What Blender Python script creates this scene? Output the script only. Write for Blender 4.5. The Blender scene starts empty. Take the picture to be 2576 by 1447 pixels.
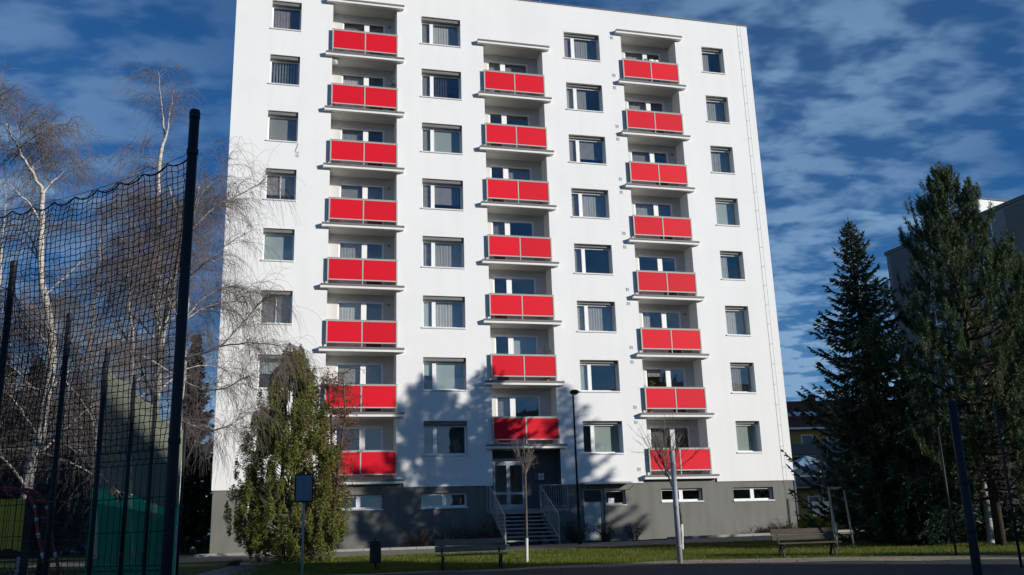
import bpy, math, random
import numpy as np
from mathutils import Matrix, Vector

S = bpy.context.scene
COL = S.collection
random.seed(7)
RNG = np.random.default_rng(7)
rad = math.radians

# ------------------------------------------------------------------ camera
CAMH = 1.6                      # eye height; "zc" heights below are relative to the eye
FPX, IW, IH = 2328.27, 2576.0, 1447.0
PITCH, ROLL = 0.25859, 0.03103
_cb, _sb, _cc, _sc = math.cos(PITCH), math.sin(PITCH), math.cos(ROLL), math.sin(ROLL)
RC = np.array([[1, 0, 0], [0, _cb, -_sb], [0, _sb, _cb]]) @ np.array([[_cc, 0, _sc], [0, 1, 0], [-_sc, 0, _cc]])
cam_d = bpy.data.cameras.new('camera')
cam_d.sensor_fit = 'HORIZONTAL'
cam_d.sensor_width = 36.0
cam_d.lens = FPX / IW * 36.0
cam_d.clip_start = 0.1
cam_d.clip_end = 6000
cam = bpy.data.objects.new('camera', cam_d)
COL.objects.link(cam)
_m = Matrix.Identity(4)
for i in range(3):
    _m[i][0] = RC[i, 0]
    _m[i][1] = RC[i, 2]
    _m[i][2] = -RC[i, 1]
_m[2][3] = CAMH
cam.matrix_world = _m
S.camera = cam

# ------------------------------------------------------------------ light
FT = 0.25874                    # yaw of the big facade
FY0 = 41.097                    # facade passes through (0, FY0)
SUN_AZ = rad(51.0)              # from the facade normal towards its right end
SUN_EL = rad(14.6)
_n = np.array([math.sin(FT), -math.cos(FT)])
_a = np.array([math.cos(FT), math.sin(FT)])
_h = math.cos(SUN_AZ) * _n + math.sin(SUN_AZ) * _a
SUN_V = Vector((_h[0] * math.cos(SUN_EL), _h[1] * math.cos(SUN_EL), math.sin(SUN_EL)))
sun_d = bpy.data.lights.new('sun', 'SUN')
sun_d.energy = 4.95
sun_d.angle = rad(0.53)
sun_d.color = (1.0, 0.95, 0.885)
sun = bpy.data.objects.new('sun', sun_d)
COL.objects.link(sun)
sun.rotation_euler = SUN_V.to_track_quat('Z', 'Y').to_euler()
sun.location = (60, -30, 60)

wd = bpy.data.worlds.new('World')
S.world = wd
wd.use_nodes = True
nt = wd.node_tree
nt.nodes.clear()


def nd(tree, t, **kw):
    n = tree.nodes.new(t)
    for k, v in kw.items():
        setattr(n, k, v)
    return n


out = nd(nt, 'ShaderNodeOutputWorld')
bg = nd(nt, 'ShaderNodeBackground')
bg.inputs['Strength'].default_value = 0.074
sky = nd(nt, 'ShaderNodeTexSky', sky_type='NISHITA')
sky.sun_disc = False
sky.sun_elevation = SUN_EL
sky.sun_rotation = math.atan2(SUN_V.x, SUN_V.y)
sky.altitude = 600
sky.air_density = 1.0
sky.dust_density = 0.4
sky.ozone_density = 3.0
tc = nd(nt, 'ShaderNodeTexCoord')
sep = nd(nt, 'ShaderNodeSeparateXYZ')
nt.links.new(tc.outputs['Generated'], sep.inputs[0])
zz = nd(nt, 'ShaderNodeMath', operation='MAXIMUM')
nt.links.new(sep.outputs['Z'], zz.inputs[0])
zz.inputs[1].default_value = 0.0
za = nd(nt, 'ShaderNodeMath', operation='ADD')
nt.links.new(zz.outputs[0], za.inputs[0])
za.inputs[1].default_value = 0.16
dx = nd(nt, 'ShaderNodeMath', operation='DIVIDE')
nt.links.new(sep.outputs['X'], dx.inputs[0])
nt.links.new(za.outputs[0], dx.inputs[1])
dy = nd(nt, 'ShaderNodeMath', operation='DIVIDE')
nt.links.new(sep.outputs['Y'], dy.inputs[0])
nt.links.new(za.outputs[0], dy.inputs[1])
cmb = nd(nt, 'ShaderNodeCombineXYZ')
nt.links.new(dx.outputs[0], cmb.inputs[0])
nt.links.new(dy.outputs[0], cmb.inputs[1])


def cloud_layer(scale, sx, sy, rot, detail, lo, hi, off, dist=0.0, rough=0.55):
    mp = nd(nt, 'ShaderNodeMapping')
    mp.inputs['Location'].default_value = off
    mp.inputs['Rotation'].default_value = (0, 0, rot)
    mp.inputs['Scale'].default_value = (sx, sy, 1)
    nt.links.new(cmb.outputs[0], mp.inputs[0])
    no = nd(nt, 'ShaderNodeTexNoise')
    no.inputs['Scale'].default_value = scale
    no.inputs['Detail'].default_value = detail
    no.inputs['Roughness'].default_value = rough
    no.inputs['Distortion'].default_value = dist
    nt.links.new(mp.outputs[0], no.inputs['Vector'])
    mr = nd(nt, 'ShaderNodeMapRange', interpolation_type='SMOOTHSTEP')
    mr.inputs['From Min'].default_value = lo
    mr.inputs['From Max'].default_value = hi
    nt.links.new(no.outputs[0], mr.inputs[0])
    return mr


c_big = cloud_layer(0.62, 1.0, 1.0, 0.3, 2.0, 0.36, 0.64, (0.45, 3.25, 0))
c_rip = cloud_layer(9.5, 0.8, 1.1, -0.15, 3.0, 0.37, 0.63, (3.1, 7.7, 2), 0.15, 0.55)
c_veil = cloud_layer(1.1, 0.7, 1.2, 0.6, 5.0, 0.34, 0.80, (9.0, 2.0, 5), 0.3)
rp = nd(nt, 'ShaderNodeMath', operation='MULTIPLY_ADD')
nt.links.new(c_rip.outputs[0], rp.inputs[0])
rp.inputs[1].default_value = 0.85
rp.inputs[2].default_value = 0.15
fl_ = nd(nt, 'ShaderNodeMath', operation='MULTIPLY_ADD')
nt.links.new(c_big.outputs[0], fl_.inputs[0])
fl_.inputs[1].default_value = 0.88
fl_.inputs[2].default_value = 0.12
mul = nd(nt, 'ShaderNodeMath', operation='MULTIPLY')
nt.links.new(fl_.outputs[0], mul.inputs[0])
nt.links.new(rp.outputs[0], mul.inputs[1])
m2 = nd(nt, 'ShaderNodeMath', operation='MULTIPLY_ADD')
nt.links.new(c_veil.outputs[0], m2.inputs[0])
m2.inputs[1].default_value = 0.05
nt.links.new(mul.outputs[0], m2.inputs[2])
thick = nd(nt, 'ShaderNodeMath', operation='DIVIDE')   # slanted path through the layer
thick.inputs[0].default_value = 0.51
nt.links.new(za.outputs[0], thick.inputs[1])
thick2 = nd(nt, 'ShaderNodeMath', operation='POWER')
nt.links.new(thick.outputs[0], thick2.inputs[0])
thick2.inputs[1].default_value = 2.2
m3 = nd(nt, 'ShaderNodeMath', operation='MULTIPLY')
nt.links.new(m2.outputs[0], m3.inputs[0])
nt.links.new(thick2.outputs[0], m3.inputs[1])
m4 = nd(nt, 'ShaderNodeMath', operation='MINIMUM')
nt.links.new(m3.outputs[0], m4.inputs[0])
m4.inputs[1].default_value = 0.92
tint = nd(nt, 'ShaderNodeMix', data_type='RGBA', blend_type='MULTIPLY')
tint.inputs[0].default_value = 1.0
nt.links.new(sky.outputs[0], tint.inputs[6])
tint.inputs[7].default_value = (0.09, 0.62, 1.12, 1)
mixc = nd(nt, 'ShaderNodeMix', data_type='RGBA')
nt.links.new(m4.outputs[0], mixc.inputs[0])
nt.links.new(tint.outputs[2], mixc.inputs[6])
mixc.inputs[7].default_value = (3.0, 5.0, 7.7, 1)
nt.links.new(mixc.outputs[2], bg.inputs['Color'])
nt.links.new(bg.outputs[0], out.inputs[0])

S.view_settings.view_transform = 'Standard'
S.view_settings.look = 'None'
S.view_settings.exposure = 0.05
S.view_settings.gamma = 1.0
S.view_settings.use_curve_mapping = False
S.render.engine = 'CYCLES'
S.cycles.max_bounces = 8
S.cycles.transparent_max_bounces = 24
S.cycles.caustics_reflective = False
S.cycles.caustics_refractive = False


# ------------------------------------------------------------------ helpers
def ray(px, py):
    return RC @ np.array([(px - IW / 2) / FPX, 1.0, -(py - IH / 2) / FPX])


def at(px, py, Y):
    """world point seen at a photo position, at distance Y in front of the eye"""
    r = ray(px, py)
    p = r * (Y / r[1])
    return Vector((p[0], p[1], p[2] + CAMH))


FN = np.array([-math.sin(FT), math.cos(FT)])
FD = FN[1] * FY0


def f_off(x, y):
    return FD - (FN[0] * x + FN[1] * y)


def ground(x, y):
    """terrain height (world z)"""
    off = FD - (FN[0] * np.asarray(x) + FN[1] * np.asarray(y))
    g = np.interp(off, [-200, -60, -14, 0, 3.4, 8, 12, 16, 40, 300], [-0.5, -0.45, -0.45, -0.47, -0.47, -0.70, -0.88, -0.98, -1.6, -1.7])
    xf = np.asarray(x)
    g = g + np.clip((xf - 6) / 20, -0.3, 1.0) * 0.12 * np.clip(1 - np.abs(off - 2) / 16, 0, 1)
    return g + CAMH


def fw(x, off, zc):
    """facade coordinates -> world"""
    return Vector((x * math.cos(FT) + off * math.sin(FT), FY0 + x * math.sin(FT) - off * math.cos(FT), zc + CAMH))


_keep = {}


def mesh_obj(name, V, F, mat, parent=None, smooth=False):
    me = bpy.data.meshes.new(name)
    if isinstance(V, np.ndarray) and isinstance(F, np.ndarray):
        n, k = F.shape
        me.vertices.add(len(V))
        me.vertices.foreach_set('co', np.ascontiguousarray(V, dtype=np.float32).ravel())
        me.loops.add(n * k)
        me.loops.foreach_set('vertex_index', np.ascontiguousarray(F, dtype=np.int32).ravel())
        me.polygons.add(n)
        me.polygons.foreach_set('loop_start', np.arange(0, n * k, k, dtype=np.int32))
        me.polygons.foreach_set('loop_total', np.full(n, k, dtype=np.int32))
        me.update(calc_edges=True)
        me.validate()
    else:
        me.from_pydata([tuple(v) for v in V], [], [tuple(f) for f in F])
        me.update()
    if smooth:
        me.polygons.foreach_set('use_smooth', np.ones(len(me.polygons), dtype=bool))
    if mat is not None:
        me.materials.append(mat)
    o = bpy.data.objects.new(name, me)
    COL.objects.link(o)
    if parent is not None:
        o.parent = parent
    return o


class MB:
    def __init__(self):
        self.v = []
        self.f = []

    def quad(self, a, b, c, d):
        n = len(self.v)
        self.v += [tuple(a), tuple(b), tuple(c), tuple(d)]
        self.f.append((n, n + 1, n + 2, n + 3))
        return self

    def box(self, x0, x1, y0, y1, z0, z1, bev=0.0):
        n = len(self.v)
        if bev <= 0:
            self.v += [(x0, y0, z0), (x1, y0, z0), (x1, y1, z0), (x0, y1, z0), (x0, y0, z1), (x1, y0, z1), (x1, y1, z1), (x0, y1, z1)]
            self.f += [tuple(n + i for i in q) for q in ((3, 2, 1, 0), (4, 5, 6, 7), (0, 1, 5, 4), (1, 2, 6, 5), (2, 3, 7, 6), (3, 0, 4, 7))]
            return self
        b = bev
        for (z, e) in ((z0, b), (z0 + b, 0), (z1 - b, 0), (z1, b)):
            ring = [(x0 + b + e * 0, y0 + e), (x1 - b, y0 + e), (x1 - e, y0 + b), (x1 - e, y1 - b), (x1 - b, y1 - e), (x0 + b, y1 - e), (x0 + e, y1 - b), (x0 + e, y0 + b)]
            self.v += [(p[0], p[1], z) for p in ring]
        for k in range(3):
            for i in range(8):
                j = (i + 1) % 8
                self.f.append((n + k * 8 + i, n + k * 8 + j, n + k * 8 + 8 + j, n + k * 8 + 8 + i))
        self.f.append(tuple(n + 7 - i for i in range(8)))
        self.f.append(tuple(n + 24 + i for i in range(8)))
        return self

    def beam(self, a, b, w, h, up=(0, 0, 1)):
        a, b = Vector(a), Vector(b)
        d = (b - a).normalized()
        s = d.cross(Vector(up))
        if s.length < 1e-4:
            s = Vector((1, 0, 0))
        s.normalize()
        u = s.cross(d).normalized()
        s, u = s * w / 2, u * h / 2
        n = len(self.v)
        for p in (a, b):
            self.v += [tuple(p - s - u), tuple(p + s - u), tuple(p + s + u), tuple(p - s + u)]
        self.f += [tuple(n + i for i in q) for q in ((3, 2, 1, 0), (4, 5, 6, 7), (0, 1, 5, 4), (1, 2, 6, 5), (2, 3, 7, 6), (3, 0, 4, 7))]
        return self

    def tube(self, pts, r, n=8, cap=True):
        pts = [Vector(p) for p in pts]
        if not hasattr(r, '__len__'):
            r = [r] * len(pts)
        base = len(self.v)
        ref = None
        for i, p in enumerate(pts):
            d = (pts[min(i + 1, len(pts) - 1)] - pts[max(i - 1, 0)]).normalized()
            if ref is None:
                ref = Vector((0, 0, 1)) if abs(d.z) < 0.9 else Vector((1, 0, 0))
            s = d.cross(ref)
            if s.length < 1e-4:
                s = d.cross(Vector((0, 1, 0)))
            s.normalize()
            u = s.cross(d).normalized()
            ref = u
            for k in range(n):
                a = 2 * math.pi * k / n
                self.v.append(tuple(p + (s * math.cos(a) + u * math.sin(a)) * r[i]))
        for i in range(len(pts) - 1):
            for k in range(n):
                j = (k + 1) % n
                self.f.append((base + i * n + k, base + i * n + j, base + (i + 1) * n + j, base + (i + 1) * n + k))
        if cap:
            self.f.append(tuple(base + n - 1 - k for k in range(n)))
            e = base + (len(pts) - 1) * n
            self.f.append(tuple(e + k for k in range(n)))
        return self

    def lathe(self, c, prof, n=16):
        base = len(self.v)
        for (r, z) in prof:
            for k in range(n):
                a = 2 * math.pi * k / n
                self.v.append((c[0] + r * math.cos(a), c[1] + r * math.sin(a), c[2] + z))
        for i in range(len(prof) - 1):
            for k in range(n):
                j = (k + 1) % n
                self.f.append((base + i * n + k, base + i * n + j, base + (i + 1) * n + j, base + (i + 1) * n + k))
        self.f.append(tuple(base + n - 1 - k for k in range(n)))
        e = base + (len(prof) - 1) * n
        self.f.append(tuple(e + k for k in range(n)))
        return self

    def build(self, name, mat, parent=None, smooth=False):
        return mesh_obj(name, self.v, self.f, mat, parent, smooth)


def tubes_np(P, R, n=3):
    """P (N,K,3) polylines, R (N,K) radii -> V,F arrays"""
    P = np.asarray(P, float)
    R = np.asarray(R, float)
    N, K, _ = P.shape
    D = np.empty_like(P)
    D[:, 1:-1] = P[:, 2:] - P[:, :-2]
    D[:, 0] = P[:, 1] - P[:, 0]
    D[:, -1] = P[:, -1] - P[:, -2]
    D /= np.linalg.norm(D, axis=2, keepdims=True) + 1e-9
    ref = np.tile(np.array([0.37, 0.81, 0.45]), (N, K, 1))
    s = np.cross(D, ref)
    s /= np.linalg.norm(s, axis=2, keepdims=True) + 1e-9
    u = np.cross(s, D)
    V = np.empty((N, K, n, 3))
    for k in range(n):
        a = 2 * math.pi * k / n
        V[:, :, k] = P + (s * math.cos(a) + u * math.sin(a)) * R[:, :, None]
    idx = np.arange(N * K * n).reshape(N, K, n)
    nx = np.roll(idx, -1, axis=2)
    F = np.stack([idx[:, :-1], nx[:, :-1], nx[:, 1:], idx[:, 1:]], axis=-1).reshape(-1, 4)
    return V.reshape(-1, 3), F


def join_np(parts):
    V, F, o = [], [], 0
    for v, f in parts:
        V.append(v)
        F.append(f + o)
        o += len(v)
    return np.concatenate(V), np.concatenate(F)


def leaf_quads(C, L, W, D, Nn):
    """C centres, D long axis, Nn side axis; diamond shaped leaves"""
    a = C - D * L[:, None] * 0.5
    b = C + D * L[:, None] * 0.5
    s = Nn * W[:, None] * 0.5
    m = C - D * L[:, None] * 0.05
    V = np.stack([a, m + s, b, m - s], axis=1).reshape(-1, 3)
    F = np.arange(len(C) * 4).reshape(-1, 4)
    return V, F


def unit(v):
    return v / (np.linalg.norm(v, axis=-1, keepdims=True) + 1e-9)


def thing(name, label, cat, loc=(0, 0, 0), rz=0.0, group=None):
    o = bpy.data.objects.new(name, None)
    COL.objects.link(o)
    o.location = loc
    o.rotation_euler = (0, 0, rz)
    o.empty_display_size = 0.3
    o['label'] = label
    o['category'] = cat
    if group:
        o['group'] = group
    return o


def tag(o, label, cat, group=None):
    o['label'] = label
    o['category'] = cat
    if group:
        o['group'] = group
    return o


def kind(o, k):
    o['kind'] = k
    return o


def copy_part(src, parent, loc=None):
    c = src.copy()
    COL.objects.link(c)
    c.parent = parent
    if loc is not None:
        c.location = loc
    return c


# ------------------------------------------------------------------ materials
MATS = {}


def mat(name, col, rough=0.7, var=0.0, vscale=3.0, bump=0.0, bscale=40.0, spec=0.3, metal=0.0, col2=None, stretch=(1, 1, 1), detail=4.0, objrand=0.0, transl=0.0):
    m = bpy.data.materials.new(name)
    m.use_nodes = True
    t = m.node_tree
    b = t.nodes['Principled BSDF']
    b.inputs['Base Color'].default_value = (*col, 1)
    b.inputs['Roughness'].default_value = rough
    b.inputs['Specular IOR Level'].default_value = spec
    b.inputs['Metallic'].default_value = metal
    co = nd(t, 'ShaderNodeTexCoord')
    mp = nd(t, 'ShaderNodeMapping')
    mp.inputs['Scale'].default_value = stretch
    t.links.new(co.outputs['Object'], mp.inputs[0])
    csock = None
    if var > 0 or col2 is not None:
        no = nd(t, 'ShaderNodeTexNoise')
        no.inputs['Scale'].default_value = vscale
        no.inputs['Detail'].default_value = detail
        no.inputs['Roughness'].default_value = 0.6
        t.links.new(mp.outputs[0], no.inputs['Vector'])
        rp = nd(t, 'ShaderNodeMapRange')
        rp.inputs['From Min'].default_value = 0.3
        rp.inputs['From Max'].default_value = 0.7
        t.links.new(no.outputs[0], rp.inputs[0])
        mx = nd(t, 'ShaderNodeMix', data_type='RGBA')
        t.links.new(rp.outputs[0], mx.inputs[0])
        if col2 is None:
            mx.inputs[6].default_value = (*[c * (1 - var) for c in col], 1)
            mx.inputs[7].default_value = (*[min(1, c * (1 + var)) for c in col], 1)
        else:
            mx.inputs[6].default_value = (*col, 1)
            mx.inputs[7].default_value = (*col2, 1)
        csock = mx.outputs[2]
    if objrand > 0:
        oi = nd(t, 'ShaderNodeObjectInfo')
        mr = nd(t, 'ShaderNodeMapRange')
        mr.inputs['To Min'].default_value = 1 - objrand
        mr.inputs['To Max'].default_value = 1 + objrand
        t.links.new(oi.outputs['Random'], mr.inputs[0])
        hv = nd(t, 'ShaderNodeHueSaturation')
        t.links.new(mr.outputs[0], hv.inputs['Value'])
        if csock is not None:
            t.links.new(csock, hv.inputs['Color'])
        else:
            hv.inputs['Color'].default_value = (*col, 1)
        csock = hv.outputs[0]
    if csock is not None:
        t.links.new(csock, b.inputs['Base Color'])
    if bump > 0:
        n2 = nd(t, 'ShaderNodeTexNoise')
        n2.inputs['Scale'].default_value = bscale
        n2.inputs['Detail'].default_value = 3
        t.links.new(mp.outputs[0], n2.inputs['Vector'])
        bp = nd(t, 'ShaderNodeBump')
        bp.inputs['Strength'].default_value = bump
        bp.inputs['Distance'].default_value = 0.02
        t.links.new(n2.outputs[0], bp.inputs['Height'])
        t.links.new(bp.outputs[0], b.inputs['Normal'])
    if transl > 0:
        tr = nd(t, 'ShaderNodeBsdfTranslucent')
        if csock is not None:
            t.links.new(csock, tr.inputs['Color'])
        else:
            tr.inputs['Color'].default_value = (*col, 1)
        ms = nd(t, 'ShaderNodeMixShader')
        ms.inputs[0].default_value = transl
        t.links.new(b.outputs[0], ms.inputs[1])
        t.links.new(tr.outputs[0], ms.inputs[2])
        t.links.new(ms.outputs[0], t.nodes['Material Output'].inputs[0])
    MATS[name] = m
    return m


def glass_mat(name, tint=(0.93, 0.94, 0.93), ior=1.6, rough=0.0):
    m = bpy.data.materials.new(name)
    m.use_nodes = True
    t = m.node_tree
    t.nodes.clear()
    o = nd(t, 'ShaderNodeOutputMaterial')
    tr = nd(t, 'ShaderNodeBsdfTransparent')
    tr.inputs[0].default_value = (*tint, 1)
    gl = nd(t, 'ShaderNodeBsdfGlossy')
    gl.inputs['Roughness'].default_value = rough
    gl.inputs['Color'].default_value = (0.95, 0.97, 1, 1)
    lw = nd(t, 'ShaderNodeLayerWeight')
    lw.inputs['Blend'].default_value = 0.5
    pw5 = nd(t, 'ShaderNodeMath', operation='POWER')
    t.links.new(lw.outputs['Facing'], pw5.inputs[0])
    pw5.inputs[1].default_value = 4.0
    fr = nd(t, 'ShaderNodeMath', operation='MULTIPLY_ADD')
    t.links.new(pw5.outputs[0], fr.inputs[0])
    fr.inputs[1].default_value = 0.92
    fr.inputs[2].default_value = 0.085
    no = nd(t, 'ShaderNodeTexNoise')
    co = nd(t, 'ShaderNodeTexCoord')
    no.inputs['Scale'].default_value = 1.3
    t.links.new(co.outputs['Object'], no.inputs['Vector'])
    bp = nd(t, 'ShaderNodeBump')
    bp.inputs['Strength'].default_value = 0.05
    bp.inputs['Distance'].default_value = 0.05
    t.links.new(no.outputs[0], bp.inputs['Height'])
    t.links.new(bp.outputs[0], gl.inputs['Normal'])
    mx = nd(t, 'ShaderNodeMixShader')
    t.links.new(fr.outputs[0], mx.inputs[0])
    t.links.new(tr.outputs[0], mx.inputs[1])
    t.links.new(gl.outputs[0], mx.inputs[2])
    t.links.new(mx.outputs[0], o.inputs[0])
    MATS[name] = m
    return m


M_wall = mat('white_render', (0.80, 0.80, 0.785), 0.9, 0.018, 0.55, 0.12, 160, 0.1)


def weather(m, amt, sx=2.2, sz=0.10, patch=0.35):
    """rain streaks and cloudy patches multiplied onto a wall paint"""
    t = m.node_tree
    b = t.nodes['Principled BSDF']
    src = b.inputs['Base Color'].links[0].from_socket
    co = nd(t, 'ShaderNodeTexCoord')
    last = src
    for (sc, lo, hi, k) in (((sx, sx, sz), 0.45, 0.80, amt), ((patch, patch, patch), 0.35, 0.75, amt * 0.8)):
        mp = nd(t, 'ShaderNodeMapping')
        mp.inputs['Scale'].default_value = sc
        t.links.new(co.outputs['Object'], mp.inputs[0])
        no = nd(t, 'ShaderNodeTexNoise')
        no.inputs['Scale'].default_value = 1.0
        no.inputs['Detail'].default_value = 5
        t.links.new(mp.outputs[0], no.inputs['Vector'])
        mr = nd(t, 'ShaderNodeMapRange')
        mr.inputs['From Min'].default_value = lo
        mr.inputs['From Max'].default_value = hi
        mr.inputs['To Max'].default_value = k
        t.links.new(no.outputs[0], mr.inputs[0])
        mx = nd(t, 'ShaderNodeMix', data_type='RGBA')
        t.links.new(mr.outputs[0], mx.inputs[0])
        t.links.new(last, mx.inputs[6])
        mx.inputs[7].default_value = (0.45, 0.43, 0.38, 1) if amt < 0.3 else (0.09, 0.085, 0.07, 1)
        last = mx.outputs[2]
    t.links.new(last, b.inputs['Base Color'])


weather(M_wall, 0.075)
M_plinth = mat('grey_render', (0.195, 0.195, 0.176), 0.9, 0.05, 1.2, 0.25, 140, 0.1)
weather(M_plinth, 0.35, 3.0, 0.5, 0.6)
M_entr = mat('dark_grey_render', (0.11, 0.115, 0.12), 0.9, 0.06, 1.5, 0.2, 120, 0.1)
M_slabw = mat('white_painted_concrete', (0.78, 0.77, 0.74), 0.8, 0.04, 4, 0.1, 60, 0.15)
M_flash = mat('weathered_flashing', (0.17, 0.165, 0.155), 0.55, 0.1, 6, 0.05, 30, 0.35)
M_soffit = mat('loggia_paint', (0.58, 0.57, 0.545), 0.9, 0.03, 2, 0.1, 80, 0.1)
M_red = mat('red_laminate', (0.66, 0.006, 0.022), 0.55, 0.06, 25, 0.06, 300, 0.18, objrand=0.08)
M_rail = mat('galvanised_rail', (0.42, 0.42, 0.38), 0.5, 0.06, 8, 0.0, 30, 0.4)
M_side = mat('grey_side_sheet', (0.16, 0.16, 0.15), 0.6, 0.08, 8)
M_frame = mat('white_plastic', (0.82, 0.82, 0.81), 0.4, 0.015, 5, 0, 30, 0.4)
M_sill = mat('white_sheet_sill', (0.70, 0.70, 0.69), 0.45, 0.03, 5, 0, 30, 0.4)
M_shut = mat('shutter_box_grey', (0.17, 0.168, 0.16), 0.6, 0.05, 4)
M_gl = glass_mat('window_glass')
M_room = mat('room_paint', (0.45, 0.44, 0.41), 0.95, 0.25, 0.5)
M_ceil = mat('room_ceiling', (0.55, 0.54, 0.52), 0.95, 0.1, 1)
M_cur = mat('sheer_curtain', (0.58, 0.58, 0.565), 0.9, 0.08, 3, 0, 30, 0.1, objrand=0.25, transl=0.3)
M_curd = mat('dark_curtain', (0.26, 0.245, 0.25), 0.9, 0.12, 3, 0, 30, 0.1, objrand=0.3)
M_blind = mat('pale_roller_blind', (0.47, 0.53, 0.50), 0.85, 0.03, 2, 0, 30, 0.15, objrand=0.10, transl=0.1)
M_blindd = mat('taupe_roller_blind', (0.26, 0.25, 0.23), 0.85, 0.04, 2, 0, 30, 0.15, objrand=0.15)
M_metal = mat('dark_steel', (0.016, 0.019, 0.022), 0.6, 0.15, 6, 0.04, 60, 0.3)
M_galv = mat('galvanised_steel', (0.33, 0.34, 0.34), 0.5, 0.12, 9, 0.03, 60, 0.5)
M_net = mat('black_cord', (0.012, 0.014, 0.016), 0.8)
M_pale = mat('pale_cord', (0.18, 0.195, 0.145), 0.9, 0.1, 3)
M_conc = mat('concrete', (0.30, 0.29, 0.265), 0.9, 0.12, 3, 0.3, 60, 0.15)
M_step = mat('stair_concrete', (0.30, 0.29, 0.27), 0.9, 0.2, 4, 0.3, 60, 0.15)
M_asph = mat('asphalt', (0.055, 0.055, 0.054), 0.9, 0.18, 1.2, 0.5, 220, 0.2)
M_path = mat('worn_asphalt_path', (0.21, 0.195, 0.16), 0.9, 0.15, 1.5, 0.4, 160, 0.15)
M_grav = mat('sandy_gravel', (0.29, 0.255, 0.175), 0.95, 0.25, 2.5, 0.6, 120, 0.1)
M_soil = mat('soil_bed', (0.045, 0.036, 0.026), 0.95, 0.3, 3, 0.6, 40, 0.1)
M_turf = mat('turf', (0.040, 0.062, 0.013), 0.95, 0, 1.5, 0.5, 60, 0.1, col2=(0.085, 0.095, 0.030))
M_blade = mat('grass_blade', (0.090, 0.145, 0.017), 0.7, 0, 0.9, 0, 30, 0.2, col2=(0.205, 0.205, 0.045), transl=0.4)
M_birch = mat('birch_bark', (0.64, 0.61, 0.55), 0.8, 0, 6.0, 0.2, 30, 0.15, col2=(0.22, 0.19, 0.165), stretch=(1, 1, 3.5), detail=6)
M_twig = mat('birch_twig', (0.175, 0.145, 0.130), 0.85, 0.25, 1.5)
M_bark = mat('grey_bark', (0.105, 0.085, 0.066), 0.9, 0.3, 8, 0.4, 30, 0.1)
M_darkbark = mat('dark_bark', (0.055, 0.042, 0.032), 0.9, 0.3, 8, 0.4, 30, 0.1)
M_spr = mat('spruce_needles', (0.034, 0.070, 0.042), 0.6, 0, 1.6, 0, 30, 0.4, col2=(0.085, 0.125, 0.080), transl=0.25)
M_pin = mat('pine_needles', (0.034, 0.066, 0.028), 0.6, 0, 1.2, 0, 30, 0.35, col2=(0.085, 0.115, 0.042), transl=0.25)
M_thu = mat('thuja_scales', (0.072, 0.108, 0.020), 0.75, 0, 1.8, 0, 30, 0.2, col2=(0.185, 0.190, 0.042), transl=0.25)
M_thub = mat('bronzed_thuja_sprays', (0.13, 0.075, 0.038), 0.8, 0.3, 2, 0, 30, 0.2, transl=0.2)
M_rust = mat('russet_leaves', (0.17, 0.075, 0.045), 0.8, 0.35, 3, 0, 30, 0.15, transl=0.25)
M_wood = mat('bench_wood', (0.25, 0.17, 0.115), 0.75, 0.25, 6, 0.15, 30, 0.25, stretch=(0.3, 4, 4))
M_woodl = mat('weathered_shaded_bench_wood', (0.075, 0.064, 0.05), 0.8, 0.25, 6, 0.15, 30, 0.2, stretch=(0.3, 4, 4))  # weathered grey, darkened further for the penumbra over the right bench
M_iron = mat('cast_iron', (0.018, 0.018, 0.018), 0.5, 0.1, 8, 0.05, 60, 0.4)
M_stake = mat('stake_wood', (0.40, 0.36, 0.27), 0.85, 0.15, 7, 0.1, 40, 0.15, stretch=(4, 4, 0.6))
M_lime = mat('lime_wash', (0.55, 0.54, 0.49), 0.9, 0.1, 8)
M_yel = mat('yellow_board', (0.80, 0.50, 0.03), 0.55, 0.06, 3, 0, 30, 0.35)
M_redp = mat('red_painted_tube', (0.62, 0.04, 0.045), 0.45, 0.1, 6, 0, 30, 0.4)
M_whp = mat('white_paint', (0.75, 0.75, 0.74), 0.5, 0.03, 4)
M_roof = mat('red_roof', (0.16, 0.055, 0.04), 0.85, 0.15, 3, 0.3, 20, 0.15)
M_ywall = mat('yellow_render', (0.36, 0.27, 0.09), 0.9, 0.05, 1, 0.1, 60, 0.1)
M_gwall = mat('grey_panel', (0.22, 0.245, 0.26), 0.9, 0.05, 0.6, 0.1, 60, 0.1)
M_gdk = mat('dark_grey_band', (0.14, 0.15, 0.155), 0.9, 0.05, 0.6)
M_canopy = mat('blue_grey_canvas', (0.16, 0.27, 0.38), 0.8, 0.08, 2)
M_bitumen = mat('roof_bitumen', (0.05, 0.05, 0.05), 0.9, 0.2, 2)


def net_cloth(name, col, alpha):
    """fine shade cloth: half holes, half translucent fabric"""
    m = mat(name, col, 0.85, 0.12, 2.0, 0, 30, 0.1, transl=0.45)
    t = m.node_tree
    o = t.nodes['Material Output']
    src = o.inputs[0].links[0].from_socket
    tr = nd(t, 'ShaderNodeBsdfTransparent')
    ms = nd(t, 'ShaderNodeMixShader')
    ms.inputs[0].default_value = alpha
    t.links.new(tr.outputs[0], ms.inputs[1])
    t.links.new(src, ms.inputs[2])
    t.links.new(ms.outputs[0], o.inputs[0])
    return m


M_green = net_cloth('green_shade_cloth', (0.016, 0.38, 0.20), 0.96)

# ------------------------------------------------------------------ the setting: ground
def axis(a, b, fine0, fine1, fs, cs):
    l = list(np.arange(a, fine0, cs)) + list(np.arange(fine0, fine1, fs)) + list(np.arange(fine1, b + cs, cs))
    return np.array(l)


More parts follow.
